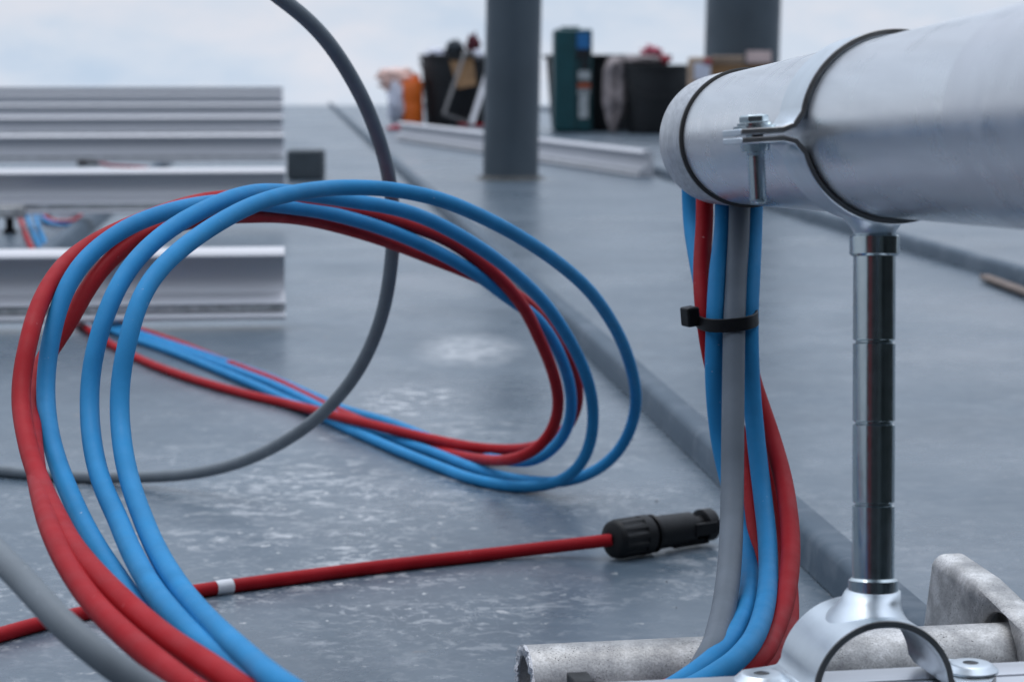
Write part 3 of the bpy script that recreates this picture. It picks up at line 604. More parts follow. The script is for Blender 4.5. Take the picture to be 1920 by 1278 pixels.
# weld fillet between post and saddle
pc = SC + SA * (SW / 2); wt = pc + Z * (RS + TS - 0.0008)
base2 = top + pv * py(1117)
mb = MB(); RT_ = RS + TS; prof = [(-0.0005, 0.0118), (0.0001, 0.0110), (0.0006, 0.0101), (0.0013, 0.0091), (0.0024, 0.0082), (0.0040, 0.0075), (0.0060, 0.0070), (None, 0.0067)]
n = 64; vs = []; hh = (base2 - (pc + Z * RT_)).length
for h_, rr_ in prof:
    h_ = hh if h_ is None else min(h_, hh * 0.92); b_ = max(0.0, min(1.0, h_ / hh)); b_ = b_ * b_ * (3 - 2 * b_)
    cen = (pc + Z * RT_).lerp(base2, b_)
    for i in range(n):
        q = 2 * math.pi * i / n; x_ = rr_ * math.cos(q); y_ = rr_ * math.sin(q)
        drop = math.sqrt(RT_ ** 2 - x_ ** 2) - RT_
        p_ = Vector((cen.x, cen.y, 0)) + ST * x_ + SA * y_; vs.append(Vector((p_.x, p_.y, (pc.z + RT_ + h_) + drop * (1 - b_))))
fs = [(k * n + i, k * n + (i + 1) % n, (k + 1) * n + (i + 1) % n, (k + 1) * n + i) for k in range(len(prof) - 1) for i in range(n)]
mb.add(vs, fs); mb.build('weld', 'zincsatin', t, ang=75, fix=False)
for sgn in (-1, 1):
    sc_ = SC + SA * (SW / 2 - 0.001) + ST * (sgn * 0.0298) + Z * (TS / 2 + 0.0002)
    mb = MB(); mb.lathe(sc_, Z, [(0, 0.0076), (0.0006, 0.0076), (0.0018, 0.0060), (0.0021, 0.0056), (0.0023, 0.0050), (0.0023, 0.0022), (0.0008, 0.0019), (0.0008, 0.0)], 40); s_o = mb.build('screw', 'zincsatin', t, ang=30)
    mb = MB(); mb.lathe(sc_ + Z * 0.0009, Z, [(0, 0.0), (0.0, 0.0018), (0.0012, 0.0021)], 12); mb.build('drive_recess', 'darkedge', s_o)

# front rail carrying the saddle
zt = SC.z - TS / 2 - 0.0003
o_ = SC + SA * (SW + 0.001); o_ = Vector((o_.x, o_.y, zt))
t = empty('front_rail', o_ - Z * 0.04, 'pale aluminium rail along the bottom edge under the zinc saddle', 'mounting rail')
mb = MB()
hw = 0.046; r_ = 0.0015
poly = [(0, -0.04), (0, -r_), (-r_ * 0.3, -r_ * 0.3), (-r_, 0), (-0.014, 0), (-0.0142, -0.0014), (-0.0158, -0.0014), (-0.016, 0), (-0.030, 0), (-0.0302, -0.0014), (-0.0318, -0.0014), (-0.032, 0), (-hw + r_, 0), (-hw, -r_), (-hw, -0.04)]
st = o_ - ST * 0.125; mb.prism(poly, st, SA, Z, ST, 0.52); mb.build('profile', 'alu', t, ang=25)
mb = MB(); cpos = P(1088, 1272, (o_ - CAM).dot(FW) - 0.016); cc = o_ + ST * ((cpos - o_).dot(ST)) - SA * 0.003 + Z * 0.0008
mb.box(cc, (0.0058, 0.011, 0.0030), X=ST); mb.box(cc + SA * 0.0045 - Z * 0.004, (0.0058, 0.0022, 0.010), X=ST); mb.build('clip', 'black', t, bevel=0.0004)

# ------------------------------------------------------------------ galvanised tube and bracket
TL = P(983, 1301, 0.77); RG = 0.0166; TL.z = max(TL.z, RG + 0.0015)
mb = MB(); LT = 0.168; TE = TL + ST * LT
ring = 64; vs = []; fs = []
def rg(): return [(0, RG - 0.0030), (0.0, RG - 0.0001)]
prof = [(0.0, RG - 0.0032), (0.0, RG - 0.0004), (0.0006, RG), (LT + 0.02, RG), (LT + 0.02, RG - 0.0032)]
t = empty('galvanised_tube', TL - Z * RG, 'mottled galvanised steel tube with open sawn end lying behind the front rail', 'tube')
mb.lathe(TL, ST, [(0.0005, RG - 0.0001), (LT + 0.02, RG), (LT + 0.02, RG - 0.0032), (0.0005, RG - 0.0032)], 72); 
mb.f = [f for f in mb.f if len(f) == 4]; mb.m = [0] * len(mb.f); mb.build('wall', 'galv', t, ang=50)
mb = MB(); a_, u_, w_2 = basis(ST); n = 120; vs = []
for k, rr in enumerate((RG, RG + 0.00005, RG - 0.0016, RG - 0.0033, RG - 0.0033)):
    for i in range(n):
        q = 2 * math.pi * i / n; jit = random.uniform(-0.0006, 0.0006) if 0 < k < 4 else 0
        off = (0.0008, 0.0, -0.0003, 0.0, 0.0008)[k] + jit
        vs.append(TL + a_ * off + (u_ * math.cos(q) + w_2 * math.sin(q)) * (rr + (random.uniform(-0.0003, 0.0002) if k == 3 else 0)))
fs = [(k * n + i, k * n + (i + 1) % n, (k + 1) * n + (i + 1) % n, (k + 1) * n + i) for k in range(4) for i in range(n)]
mb.add(vs, fs); mb.build('sawn_rim', 'cut', t, ang=20)
# bracket: folded channel, round hole for the tube
Q = TE.copy(); Q.z = 0
mbk = MB()
far = 0.063; near = -0.085; hz = 0.0505; th = 0.0030; wd = 0.0145; rr = 0.0048
def arc(cx, cz, r, a, b, n=8): return [(cx + r * math.cos(a + (b - a) * i / n), cz + r * math.sin(a + (b - a) * i / n)) for i in range(n + 1)]
def chan(h):
    o1 = [(0, 0.0006)] + arc(rr, h - rr, rr, math.pi, math.pi / 2) + arc(wd - rr, h - rr, rr, math.pi / 2, 0) + [(wd, 0.0006)]
    i1 = [(wd - th, 0.0006)] + arc(wd - rr, h - rr, rr - th, 0, math.pi / 2) + arc(rr, h - rr, rr - th, math.pi / 2, math.pi) + [(th, 0.0006)]
    return o1 + i1
stations = [(near, hz - 0.022), (-0.02, hz - 0.0088), (0.03, hz - 0.0014), (far, hz)]
vs = []; rows = []
for dl, h in stations:
    pl = chan(h); rows.append(len(pl))
    for a, b in pl:
        sl = dl + (0.014 * (1 - b / h) if dl == far else 0)
        vs.append(Q + ST * a + SA * sl + Z * b)
n = rows[0]; fs = []
for k in range(len(stations) - 1):
    for i in range(n): j = (i + 1) % n; fs.append((k * n + i, k * n + j, (k + 1) * n + j, (k + 1) * n + i))
h2 = n // 2
for k in (0, len(stations) - 1):
    for i in range(h2 - 1): fs.append((k * n + i, k * n + i + 1, k * n + n - 2 - i, k * n + n - 1 - i))
mbk.add(vs, fs)
brk = mbk.build('bracket_plate', 'galv', None, origin=Q, ang=35)
cut = MB(); cut.lathe(TE + Z * 0.0012 - ST * 0.012, ST, [(0, RG + 0.0026), (0.05, RG + 0.0026)], 64); cu = cut.build('cutter', 'galv', None, origin=TE)
bo = brk.modifiers.new('hole', 'BOOLEAN'); bo.operation = 'DIFFERENCE'; bo.object = cu; bo.solver = 'EXACT'
bpy.context.view_layer.update(); dg = bpy.context.evaluated_depsgraph_get()
nm = bpy.data.meshes.new_from_object(brk.evaluated_get(dg)); brk.modifiers.clear(); brk.data = nm
bpy.data.objects.remove(cu)
brk.name = 'galvanised_bracket'; tag(brk, 'folded galvanised steel bracket with rounded top gripping the tube end', 'bracket')

# ------------------------------------------------------------------ hanging bundle
def bun(name, spec, r, mat, label):
    pts = path([(x, y, d) if d else (x, y) for x, y, d in spec], r, dsm=12, xsm=6)
    # pull out of the open pipe end: from inside the pipe, over the lip, then down
    p = pts[0]; a = C1 + AX * 0.01; off = (p - C2); off = off - AX * off.dot(AX); offx = sx * max(-0.013, min(0.013, off.dot(sx) * 0.55))
    pre = [a + offx - sz * 0.006, C2 - AX * 0.004 + offx - sz * 0.005, p + Vector((0, 0, 0.017)) + (C2 - p).dot(AX) * AX * 0.35 + AX * 0.003]
    full = resample(catmull(pre + pts[2::6] + [pts[-1]], 12), 0.003)
    return cable(name, smooth(full, 4), r, mat, label, 'cables hanging out of the pipe end')
RCB = 0.0034
bun('blue_cable', [(1293, 372, 0.915), (1297, 420, 0.91), (1308, 490, 0.895), (1322, 560, 0.875), (1333, 610, 0.868), (1352, 700, None), (1372, 800, 0.86), (1395, 900, None), (1418, 990, 0.83), (1424, 1058, None), (1420, 1121, 0.79), (1400, 1183, 0.75), (1368, 1232, 0.71), (1325, 1268, 0.70), (1220, 1320, 0.68), (1000, 1365, 0.685), (800, 1430, 'g')], RCB, 'blue', 'blue cable at the far left of the hanging bundle, passing behind the red one')
bun('red_cable', [(1325, 382, 0.895), (1319, 430, 0.89), (1316, 490, 0.88), (1316, 540, 0.868), (1320, 580, 0.860), (1323, 618, 0.858), (1328, 655, 0.862), (1345, 720, None), (1376, 790, 0.862), (1399, 853, 0.843), (1409, 915, 0.832), (1417, 983, 0.820), (1426, 1046, 0.806), (1430, 1110, None), (1410, 1175, 0.76), (1370, 1232, 0.72), (1300, 1275, 0.71), (1160, 1320, 0.69), (980, 1375, 0.69), (780, 1440, 'g')], RCB, 'red', 'red cable at the left of the hanging bundle, held under the cable tie')
bun('blue_cable', [(1359, 390, 0.885), (1355, 440, 0.88), (1348, 490, 0.868), (1343, 540, 0.858), (1341, 590, 0.850), (1340, 640, 0.848), (1339, 690, 0.848), (1338, 740, 0.848), (1341, 770, None), (1348, 815, 0.85), (1356, 865, None), (1367, 915, 0.85), (1388, 965, None), (1402, 1020, 0.815), (1406, 1083, 0.79), (1402, 1133, 0.76), (1380, 1183, 0.725), (1345, 1231, 0.695), (1308, 1258, 0.685), (1220, 1312, 0.665), (970, 1370, 0.675), (760, 1440, 'g')], RCB, 'blue', 'blue cable left of the thick grey one, crossing behind it lower down')
bun('thick_grey_cable', [(1388, 390, 0.88), (1383, 465, 0.87), (1379, 540, 0.858), (1377, 590, 0.848), (1376, 640, 0.842), (1375, 715, 0.835), (1374, 815, 0.82), (1373, 915, 0.81), (1372, 980, 0.795), (1368, 1058, 0.775), (1360, 1125, 0.75), (1348, 1180, 0.725), (1335, 1220, 0.70), (1322, 1250, 0.69), (1270, 1320, 0.69), (1180, 1400, ('g', 0.0042))], 0.0041, 'lgrey', 'thick light grey cable running straight down the front of the hanging bundle')
bun('blue_cable', [(1414, 390, 0.888), (1411, 465, 0.875), (1408, 540, 0.862), (1405, 590, 0.853), (1405, 650, 0.85), (1408, 715, 0.848), (1411, 765, None), (1418, 828, 0.84), (1425, 890, None), (1433, 953, 0.82), (1438, 996, None), (1441, 1058, 0.785), (1437, 1121, 0.75), (1420, 1183, 0.71), (1390, 1228, 0.68), (1352, 1258, 0.665), (1270, 1305, 0.65), (1030, 1360, 0.66), (800, 1440, 'g')], RCB, 'blue', 'blue cable at the right of the hanging bundle, in front at the bottom')
bun('red_cable', [(1392, 390, 0.905), (1388, 465, 0.893), (1386, 540, 0.878), (1388, 590, 0.868), (1394, 640, 0.866), (1405, 698, 0.866), (1421, 745, None), (1439, 795, 0.855), (1457, 853, None), (1471, 907, 0.83), (1479, 960, None), (1483, 1033, 0.79), (1479, 1083, None), (1472, 1128, 0.755), (1461, 1160, None), (1446, 1196, 0.725), (1420, 1238, 0.70), (1350, 1285, 0.685), (1200, 1340, 0.68), (1000, 1400, 0.69), (800, 1460, 'g')], RCB, 'red', 'red cable bowing out farthest to the right of the hanging bundle')
bun('red_cable', [(1372, 390, 0.91), (1374, 465, 0.90), (1378, 540, 0.885), (1382, 590, 0.874), (1390, 650, 0.875), (1402, 730, None), (1424, 800, 0.868), (1445, 870, None), (1462, 940, 0.85), (1470, 1010, None), (1476, 1080, 0.825), (1482, 1130, 0.81), (1478, 1180, 0.79), (1450, 1240, 0.75), (1380, 1290, 0.725), (1230, 1345, 0.71), (1020, 1410, 0.705), (820, 1460, 'g')], RCB, 'red', 'red cable tucked behind the bowed red one at the right of the bundle')
# cable tie
tc_ = P(1362, 595, 0.857); tx = Vector((0.995, 0.02, 0.085)).normalized(); tz = Vector((-0.085, -0.05, 1)); tz = (tz - tx * tz.dot(tx)).normalized(); ty = tz.cross(tx)
t = empty('cable_tie', tc_, 'black plastic cable tie strapped round the hanging cables', 'cable tie')
n = 56; hw = 0.0025; vs = []; fs = []
for i in range(n):
    q = 2 * math.pi * i / n; ex = 2.3
    cx = math.copysign(abs(math.cos(q)) ** (2 / ex), math.cos(q)); cy = math.copysign(abs(math.sin(q)) ** (2 / ex), math.sin(q))
    for rr_, zz in ((0, -hw), (0.0011, -hw), (0.0011, hw), (0, hw)):
        vs.append(tc_ + tx * (cx * (0.0106 + rr_)) + ty * (cy * (0.0176 + rr_)) + tz * zz)
for i in range(n):
    j = (i + 1) % n
    for k in range(4): k2 = (k + 1) % 4; fs.append((i * 4 + k, i * 4 + k2, j * 4 + k2, j * 4 + k))
mb = MB(); mb.add(vs, fs); mb.build('strap', 'black', t, bevel=0.0003, ang=40)
mb = MB(); hc = P(1294, 593, 0.851)
mb.box(hc, (0.0052, 0.0062, 0.0072), X=(tx + ty * 0.45).normalized(), Z=tz); mb.build('head', 'black', t, bevel=0.0007)

# ------------------------------------------------------------------ things far back on the roof
def fd(p): return (p - CAM).dot(FW)
# vent pipes
c = G(957, 337); d_ = fd(c); r_ = 52.5 / FPX * d_
t = empty('vent_pipe', (c.x, c.y + r_, 0), 'slate grey upright vent pipe standing alone in the middle of the roof', 'vent pipe', 'grey pipes standing on the roof')
mb = MB(); lean = Vector((0.020, 0, 1)).normalized()
mb.lathe((c.x, c.y + r_, 0.001), lean, [(0, r_), (1.3, r_), (1.3, r_ * 0.93), (0.0, r_ * 0.93)], 64, closed=True); mb.build('shaft', 'pillar', t)
mb = MB(); mb.lathe((c.x, c.y + r_, 0.0008), Z, [(0, r_ * 1.25), (0.003, r_ * 1.17), (0.006, r_ * 1.01), (0.006, r_ * 0.98)], 64); mb.build('collar_seal', simple('grimy_sealant', (0.085, 0.085, 0.08), 0.8, 0, 0.4, 40, 0.3), t)
c = G(1393, 262); d_ = fd(c); r_ = 71 / FPX * d_
t = empty('vent_pipe', (c.x, c.y + r_, 0), 'wider slate grey upright pipe behind the cardboard box at the top right', 'vent pipe', 'grey pipes standing on the roof')
mb = MB(); mb.lathe((c.x, c.y + r_, 0.001), lean, [(0, r_), (1.6, r_), (1.6, r_ * 0.93), (0, r_ * 0.93)], 64, closed=True); mb.build('shaft', 'pillar', t)
mb = MB(); mb.lathe((c.x, c.y + r_, 0.0008), Z, [(0, r_ * 1.2), (0.004, r_ * 1.13), (0.008, r_ * 1.01), (0.008, r_ * 0.98)], 64); mb.build('collar_seal', 'seam', t)

def bucket(xl, xr, ytop, ybase, label, taper=0.86, handle=True, ear=True):
    c = G((xl + xr) / 2, ybase); d_ = fd(c); rt = (xr - xl) / 2 / FPX * d_; c = c + Vector((0, rt, 0))
    h = P(960, ytop, d_).z
    t = empty('bucket', (c.x, c.y, 0), label, 'bucket', 'black buckets at the far end of the roof')
    mb = MB(); rb = rt * taper
    mb.lathe((c.x, c.y, 0.001), Z, [(0, 0.0), (0, rb * 0.96), (0.008, rb), (h - 0.02, rt * 0.985), (h, rt * 0.99), (h, rt * 0.96), (h - 0.02, rt * 0.95), (0.012, rb * 0.94), (0.012, 0)], 56); mb.build('body', 'blackmat', t, ang=30)
    mb = MB(); mb.lathe((c.x, c.y, h - 0.012), Z, [(0, rt * 0.995), (0, rt * 1.035), (0.006, rt * 1.045), (0.0125, rt * 1.03), (0.0125, rt * 0.97)], 56); mb.build('rim', 'blackmat', t, ang=30)
    if handle:
        mb = MB(); pts = [Vector((c.x + rt * 1.02 * math.cos(q), c.y - rt * 0.25 * math.sin(q) - rt * 0.75 * math.sin(q), h - 0.02 - 0.09 * math.sin(q))) for q in [math.pi * i / 24 for i in range(25)]]
        mb.tube(pts, 0.0025, 8); mb.build('handle', 'blackmat', t)
    return t, c, rt, h, d_
bA, cA, rA, hA, dA = bucket(786, 930, 103, 237, 'black bucket half hidden by the near vent pipe, with a metal frame leaning on it')
bB, cB, rB, hB, dB = bucket(1024, 1262, 103, 246, 'broad black tub behind the teal tool case', 0.9, False)
bC, cC, rC, hC, dC = bucket(1172, 1300, 122, 252, 'smaller black bucket right of the hanging grey cloth')

def crumple(name, c, size, mat, label, cat, seed=0, amp=0.35, sub=4, parent=None, freq=2.2):
    import bmesh
    bm = bmesh.new(); bmesh.ops.create_icosphere(bm, subdivisions=sub, radius=1.0)
    for v in bm.verts:
        p = v.co.copy(); k = 1 + amp * noise.noise(p * freq + Vector((seed, 0, 0))) + amp * 0.5 * noise.noise(p * freq * 2.3 + Vector((0, seed, 3)))
        v.co = Vector((p.x * k * size[0], p.y * k * size[1], p.z * k * size[2]))
    zm = min(v.co.z for v in bm.verts)
    me = bpy.data.meshes.new(name); bm.to_mesh(me); bm.free(); me.materials.append(M[mat])
    for p in me.polygons: p.use_smooth = True
    o = bpy.data.objects.new(name, me); COL.objects.link(o)
    if parent: o.parent = parent; o.location = Vector(c) - wl(parent)
    else: o.location = c
    WL[o.name] = Vector(c)
    if label: tag(o, label, cat)
    return o
def px(n, d): return n / FPX * d
# contents heaped on bucket A
crumple('work_cloth', P(852, 92, dA + 0.12), (px(17, dA), 0.05, px(16, dA)), 'darkcloth', 'dark blue-grey cloth heaped on top of the half hidden bucket', 'cloth', 3)
crumple('maroon_cloth', P(888, 85, dA + 0.10), (px(12, dA), 0.05, px(20, dA)), 'maroon', 'dark maroon rag sticking up out of the half hidden bucket', 'cloth', 8, 0.5)
crumple('white_rag', P(897, 103, dA - 0.01), (px(10, dA), 0.03, px(9, dA)), 'bagpale', 'small pale rag hanging over the rim beside the near vent pipe', 'cloth', 5)
crumple('film_sheet', P(822, 101, dA + 0.16), (px(24, dA), 0.08, px(10, dA)), 'bagpale', 'pale plastic film bulging from the left of the half hidden bucket', 'plastic film', 12)
# cardboard sheet draped over bucket A
mb = MB(); q = [P(840, 106, dA - 0.02), P(886, 99, dA - 0.02), P(893, 160, dA - 0.06), P(858, 167, dA - 0.06)]
nrm = Vector((0, 1, 0)) * 0.004
vs = q + [v + nrm for v in q]; mb.add(vs, [(0, 1, 2, 3), (7, 6, 5, 4), (0, 4, 5, 1), (1, 5, 6, 2), (2, 6, 7, 3), (3, 7, 4, 0)])
tag(mb.build('cardboard_sheet', 'card', bevel=0.001), 'tan cardboard flap hanging down the front of the half hidden bucket', 'cardboard')
# metal frame leaning on bucket A
df = dA - 0.10
pp = [P(872, 98, df + 0.05), P(850, 160, df), P(832, 214, df - 0.06), P(845, 222, df - 0.06), P(884, 232, df - 0.065), P(898, 190, df - 0.02), P(914, 140, df + 0.03), P(905, 110, df + 0.05)]
zmin = min(p.z for p in pp); pp = [p + Vector((0, 0, max(0, 0.008 - zmin))) for p in pp]
def bar(mb, a, b, w, tck):
    X = (b - a); mb.box((a + b) / 2, (X.length + w * 0.6, tck, w), X=X.normalized(), Z=Vector((0, -1, 0)).cross(X.normalized()))
t = empty('metal_frame', (pp[2].x, pp[2].y, 0), 'bent bright metal frame leaning against the half hidden black bucket', 'frame')
for a, b, nme, w in ((pp[0], pp[2], 'side_bar', 0.013), (pp[2], pp[4], 'bottom_bar', 0.012), (pp[4], pp[6], 'side_bar', 0.022), (pp[0], pp[7], 'top_bar', 0.012)):
    mb = MB(); bar(mb, a, b, w, 0.006); mb.build(nme, 'railalu' if w > 0.02 else 'steelgrey', t, bevel=0.001)
# orange container, pale bags, red strap
c = G(772, 232); d_ = fd(c) - 0.2
c = G(774, 236)
t = empty('orange_canister', (c.x, c.y, 0), 'orange plastic canister standing left of the half hidden bucket', 'canister')
w_ = px(20, fd(c)); hc_ = P(774, 150, fd(c)).z
mb = MB(); mb.lathe((c.x, c.y, 0.001), Z, [(0, w_ * 0.92), (0.006, w_), (hc_ * 0.45, w_), (hc_ * 0.50, w_ * 0.93), (hc_ * 0.55, w_), (hc_ * 0.93, w_ * 0.98), (hc_ * 0.98, w_ * 0.86), (hc_ * 0.98, w_ * 0.5)], 32); mb.build('body', 'orange', t, ang=50)
mb = MB(); mb.lathe((c.x + w_ * 0.3, c.y, hc_ * 0.98), Z, [(0, w_ * 0.42), (0.02, w_ * 0.40), (0.023, w_ * 0.34)], 24); mb.build('cap', 'orange', t)
c2_ = G(744, 236); dd = fd(c2_)
crumple('plastic_bag', P(744, 192, dd), (px(17, dd), 0.05, px(42, dd)), 'bagpale', 'crumpled clear plastic bag standing beside the orange canister', 'bag', 21, 0.3)
crumple('pink_bag', P(746, 150, dd + 0.03), (px(36, dd), 0.06, px(23, dd)), 'bag', 'pale pink plastic wrap on top of the clear bag', 'bag', 31, 0.4)
c3 = G(748, 244)
crumple('red_strap', c3 + Vector((0, 0, 0.006)), (px(22, fd(c3)), 0.06, 0.010), 'redstrap', 'red webbing heaped on the roof in front of the clear bag', 'strap', 17, 0.4)
# long red strip behind the loose rail
mb = MB(); a = G(835, 236); b = G(912, 238); mb.tube([a + Z * 0.006, (a + b) / 2 + Z * 0.006, b + Z * 0.006], 0.006, 10); tag(mb.build('red_tube', 'red'), 'red tube lying at the foot of the half hidden bucket', 'tube')

# teal tool case
c = G(1074, 249); d_ = fd(c); w_ = px(72, d_); h = P(960, 55, d_).z; dp = 0.30
t = empty('tool_case', (c.x, c.y + dp / 2, 0), 'tall teal tool case standing on edge with labels down its front', 'tool case')
mb = MB(); mb.box((c.x, c.y + dp / 2, h / 2 + 0.002), (w_, dp, h - 0.004)); mb.build('case_body', 'teal', t, bevel=0.008, seg=3)
mb = MB(); mb.box((c.x - w_ * 0.06, c.y + dp / 2, h + 0.004), (w_ * 0.5, 0.12, 0.012)); mb.build('handle', 'teal', t, bevel=0.004)
mb = MB(); mb.box((c.x + w_ * 0.09, c.y - 0.0015, h * 0.5), (0.004, 0.003, h * 0.94)); mb.build('lid_seam', 'label_dark', t)
mb = MB(); fy = c.y - 0.0042
def plate(x0, x1, y0, y1, mi):
    a = P(x0, y0, d_); b = P(x1, y1, d_); mb.box(((a.x + b.x) / 2, fy, (a.z + b.z) / 2), (abs(b.x - a.x), 0.003, abs(a.z - b.z)), mi=mi)
plate(1081, 1105, 62, 92, 0); plate(1082, 1106, 93, 112, 1); plate(1084, 1106, 133, 150, 2); plate(1083, 1107, 156, 165, 3); plate(1083, 1106, 168, 176, 2); plate(1085, 1103, 178, 222, 2); plate(1088, 1104, 115, 130, 4)
mb.build('label', ['label_blue', 'label_dark', 'label_white', 'label_orange', 'label_dark'], t, bevel=0.0006)
# hanging grey cloth
mb = MB(); nx_, nz_ = 22, 40; vs = []; fs = []
prof_l = [(1150, 1215, 106), (1140, 1185, 112), (1132, 1180, 130), (1131, 1179, 150), (1130, 1178, 175), (1131, 1178, 195), (1135, 1174, 210), (1138, 1165, 225), (1143, 1158, 240), (1146, 1154, 247)]
dcl = fd(G(1150, 250)) - 0.05
for k in range(nz_ + 1):
    s = k / nz_ * (len(prof_l) - 1); i0 = min(int(s), len(prof_l) - 2); f = s - i0
    xl, xr, yy = (prof_l[i0][j] * (1 - f) + prof_l[i0 + 1][j] * f for j in range(3))
    for i in range(nx_ + 1):
        u = i / nx_; fold = 0.007 * math.sin(u * 13 + k * 0.06) + 0.020 * noise.noise(Vector((u * 4, k * 0.12, 1.0)))
        dd_ = dcl + fold + (0.15 * max(0, 1 - k / 6.0)) + 0.03 * (2 * u - 1) ** 2
        vs.append(P(xl + (xr - xl) * u, yy + 2 * math.sin(u * 9), dd_))
for k in range(nz_):
    for i in range(nx_): fs.append((k * (nx_ + 1) + i, k * (nx_ + 1) + i + 1, (k + 1) * (nx_ + 1) + i + 1, (k + 1) * (nx_ + 1) + i))
mb.add(vs, fs); o = mb.build('grey_cloth', 'cloth', ang=80); sm = o.modifiers.new('thick', 'SOLIDIFY'); sm.thickness = 0.006; sm.offset = 0
tag(o, 'grey cloth draped down between the teal case and the small bucket', 'cloth')
crumple('cloth_heap', P(1205, 113, dC + 0.10), (px(44, dC), 0.07, px(9, dC)), 'cloth', 'grey cloth heaped along the top of the small bucket', 'cloth', 41, 0.3)
crumple('pink_rag', P(1222, 100, dC + 0.14), (px(20, dC), 0.05, px(13, dC)), 'pinkcloth', 'pink and red rag on top of the cloth heap', 'cloth', 44, 0.5)
crumple('red_rag', P(1246, 112, dC + 0.09), (px(12, dC), 0.04, px(8, dC)), 'redstrap', 'small red rag on the right of the cloth heap', 'cloth', 47, 0.4)
# cardboard box
c = G(1385, 268); d_ = fd(c); c = Vector((P(1383, 200, d_).x, c.y, 0))
t = empty('cardboard_box', (c.x, c.y, 0), 'open brown cardboard box in front of the wider vent pipe', 'box')
w_ = px(130, d_); h = P(960, 121, d_).z; dp = 0.22; tk = 0.006; mb = MB()
for (ox, oy, ssx, ssy) in ((0, 0, w_, tk), (0, dp, w_, tk), (-w_ / 2 + tk / 2, dp / 2, tk, dp - tk - 0.0005), (w_ / 2 - tk / 2, dp / 2, tk, dp - tk - 0.0005)): mb.box((c.x + ox, c.y + oy, h / 2 + 0.001), (ssx, ssy, h))
mb.box((c.x, c.y + dp / 2, 0.005), (w_ - 2 * tk - 0.001, dp - tk - 0.001, tk)); mb.build('carton', 'card', t)
mb = MB(); a = P(1362, 113, d_); mb.box((a.x, c.y - 0.01, a.z), (px(60, d_), 0.005, px(15, d_)), Z=Vector((0, -0.5, 1))); mb.build('flap', 'cardpale', t)
mb = MB(); a = P(1420, 108, d_); mb.box((a.x, c.y - 0.012, a.z + 0.002), (px(46, d_), 0.005, px(22, d_)), Z=Vector((0, 0.2, 1))); mb.build('flap', 'cardpink', t)
c = G(1312, 268); d_ = fd(c) - 0.05
t = empty('packet', (P(1312, 200, d_).x, c.y - 0.05, 0), 'pale printed packet with red patch standing left of the cardboard box', 'packet')
h = P(960, 108, d_).z; mb = MB(); mb.box((P(1311, 200, d_).x, c.y - 0.03, h / 2 + 0.001), (px(42, d_), 0.05, h)); mb.build('wrapper', 'cardpale', t, bevel=0.006)
mb = MB(); fy = c.y - 0.057
for x0, x1, y0, y1, mi in ((1300, 1330, 118, 150, 0), (1318, 1332, 110, 122, 1)):
    a = P(x0, y0, d_); b = P(x1, y1, d_); mb.box(((a.x + b.x) / 2, fy, (a.z + b.z) / 2), (b.x - a.x, 0.003, a.z - b.z), mi=mi)
mb.build('print', ['bagpale', 'redstrap'], t)
# wooden lath by the second rib
a = G(1846, 528); b = a + (G(1990, 582) - a) * 1.6
mb = MB(); X = (b - a); mb.box((a + b) / 2 + Z * 0.005, (X.length, 0.012, 0.006), X=X.normalized()); tag(mb.build('wooden_lath', 'wood', bevel=0.002), 'thin brown wooden lath lying on the roof beside a rib at the right', 'lath')
# dark grit
mb = MB()
for x, y, s in ((1231, 940, 2.2), (1250, 1091, 1.6), (1268, 1140, 1.2), (1187, 824, 1.6)):
    p = G(x, y); r = px(s, fd(p)); mb.lathe(p + Z * 0.0003, Z, [(0, r), (r * 0.8, r * 0.8), (r * 1.2, 0.0)], 7)
tag(mb.build('grit', 'darkedge'), 'specks of dark grit on the grey roof', 'grit', None, 'stuff')

# ------------------------------------------------------------------ added dark shapes out of view, for the metal to reflect
t = empty('added_plant_room', (0.3, -1.9, 0), 'added dark clad plant room behind the viewpoint, unseen, darkening the reflections', 'building')  # added to darken metal reflections and cut sky light from behind
mb = MB(); mb.box((0.3, -2.5, 1.25), (6.4, 1.2, 2.5)); mb.build('wall', 'cladding', t)
mb = MB()
for i in range(32): mb.box((-2.8 + i * 0.2, -1.892, 1.2), (0.05, 0.016, 2.3))
mb.build('cladding_ribs', 'cladding', t, bevel=0.003)
mb = MB(); mb.box((0.3, -2.46, 2.53), (6.6, 1.4, 0.06)); mb.build('roof_cap', 'pillar', t, bevel=0.01)
t = empty('added_air_unit', (1.06, 0.2, 0), 'added dark green air handling unit right of the viewpoint, unseen, reflected in the post', 'air unit')  # added out of view, gives the post its dark right stripe
mb = MB(); mb.box((1.06, 0.2, 0.42), (0.62, 1.42, 0.72)); mb.build('casing', 'unit', t, bevel=0.012)
for yy in (-0.4, 0.2, 0.8):
    mb = MB(); mb.box((1.06, yy, 0.031), (0.6, 0.08, 0.058)); mb.build('foot', 'rubber', t, bevel=0.004)
mb = MB()
for k in range(2):
    for j in range(12): mb.box((0.747, -0.14 + k * 0.7, 0.2 + j * 0.038), (0.012, 0.56, 0.014), Z=Vector((0.5, 0, 1)))
mb.build('louvre', 'blackmat', t)
t = empty('added_tool_chest', (-0.28, -0.66, 0), 'added long dark tool chest with red drawer fronts, unseen, reflected in the post', 'tool chest')  # added stand-in for the person behind the camera: dark and red reflections
mb = MB(); mb.box((-0.28, -0.66, 0.30), (1.20, 0.40, 0.58)); mb.build('chest', 'blackmat', t, bevel=0.008)
for k in range(4):
    mb = MB(); mb.box((-0.60, -0.4545, 0.12 + k * 0.13), (0.48, 0.010, 0.115)); dr = mb.build('drawer', 'redpaint', t, bevel=0.003)
    mb = MB(); mb.box((-0.60, -0.444, 0.155 + k * 0.13), (0.30, 0.012, 0.014)); mb.build('handle', 'blackmat', dr, bevel=0.003)

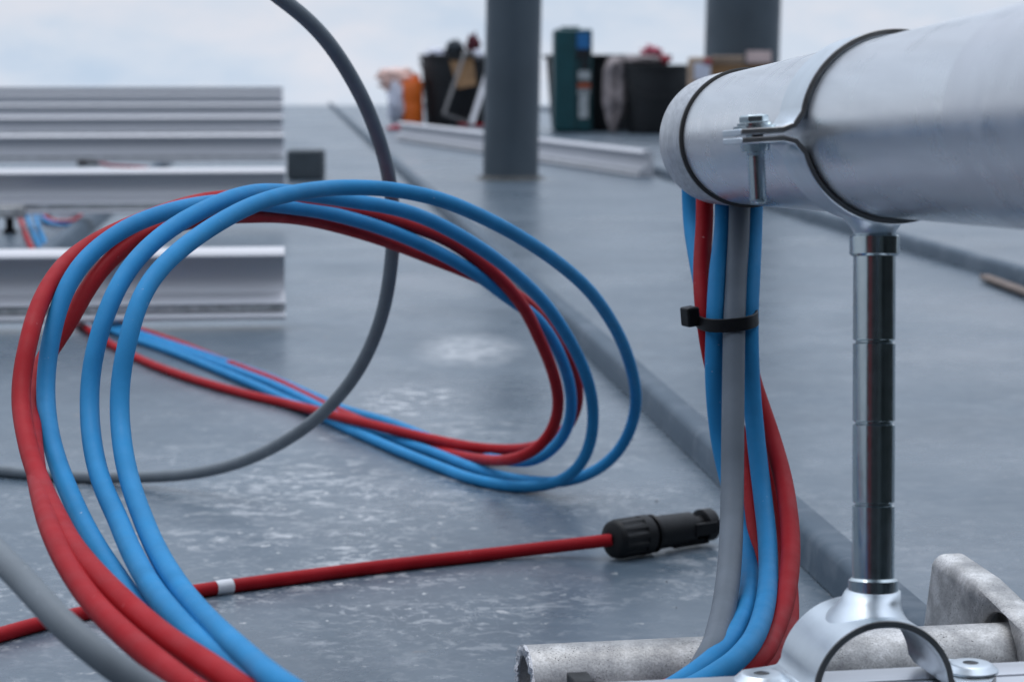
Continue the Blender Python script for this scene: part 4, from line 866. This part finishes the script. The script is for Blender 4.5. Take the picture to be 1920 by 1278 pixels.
# ------------------------------------------------------------------ sky and sun
w = bpy.data.worlds.new('World'); S.world = w; w.use_nodes = True; nt = w.node_tree; bg = nt.nodes['Background']
SUN_EL, SUN_AZ = math.radians(72), math.radians(345)
sky = nt.nodes.new('ShaderNodeTexSky'); sky.sky_type = 'NISHITA'; sky.sun_disc = False; sky.sun_elevation = SUN_EL; sky.sun_rotation = SUN_AZ; sky.dust_density = 3.0
tc = nt.nodes.new('ShaderNodeTexCoord'); sep = nt.nodes.new('ShaderNodeSeparateXYZ'); nt.links.new(tc.outputs['Generated'], sep.inputs[0])
zc = mth(nt, 'MAXIMUM', sep.outputs['Z'], 0.02); cmb = nt.nodes.new('ShaderNodeCombineXYZ')
nt.links.new(sep.outputs['X'], cmb.inputs[0]); nt.links.new(sep.outputs['Y'], cmb.inputs[1]); nt.links.new(zc, cmb.inputs[2]); nt.links.new(cmb.outputs[0], sky.inputs[0])
mp = nt.nodes.new('ShaderNodeMapping'); mp.inputs['Scale'].default_value = (1, 1, 2.4); nt.links.new(tc.outputs['Generated'], mp.inputs['Vector'])
cl = noi(nt, mp.outputs['Vector'], 7.0, 6, 0.6, 0.3)
cl2 = noi(nt, mp.outputs['Vector'], 22.0, 5, 0.6, 0.2)
mixn = mth(nt, 'ADD', mth(nt, 'MULTIPLY', cl, 0.6), mth(nt, 'MULTIPLY', cl2, 0.4))
cc = ramp(nt, mixn, [(0.36, (5.2, 6.4, 8.0)), (0.50, (6.3, 7.1, 8.3)), (0.64, (7.4, 7.6, 8.4))])
up = ramp(nt, sep.outputs['Z'], [(0.0, 1.0), (0.10, 0.90), (0.30, 1.0), (0.6, 1.7), (1.0, 2.6)])
cc2 = mixc(nt, 1.0, cc.outputs[0], up.outputs[0], 'MULTIPLY')
frontness = mth(nt, 'ADD', mth(nt, 'MULTIPLY', sep.outputs['Y'], 0.22), 0.86)
cc2 = mixc(nt, 1.0, cc2, frontness, 'MULTIPLY')
fin = mixc(nt, 0.88, sky.outputs[0], cc2)
nt.links.new(fin, bg.inputs['Color']); bg.inputs['Strength'].default_value = 0.10
sd = bpy.data.lights.new('sun', 'SUN'); so = bpy.data.objects.new('sun', sd); COL.objects.link(so)
sd.energy = 0.7; sd.angle = math.radians(25); sd.color = (1.0, 0.97, 0.93)
az = SUN_AZ; dirv = Vector((math.sin(az) * math.cos(SUN_EL), math.cos(az) * math.cos(SUN_EL), math.sin(SUN_EL)))
so.rotation_euler = (-dirv).to_track_quat('-Z', 'Y').to_euler(); so.location = (0, 0, 5)

S.view_settings.view_transform = 'Standard'; S.view_settings.look = 'None'; S.view_settings.gamma = 1; S.view_settings.exposure = 0.06
S.render.engine = 'CYCLES'; S.cycles.use_denoising = True
S.cycles.max_bounces = 8
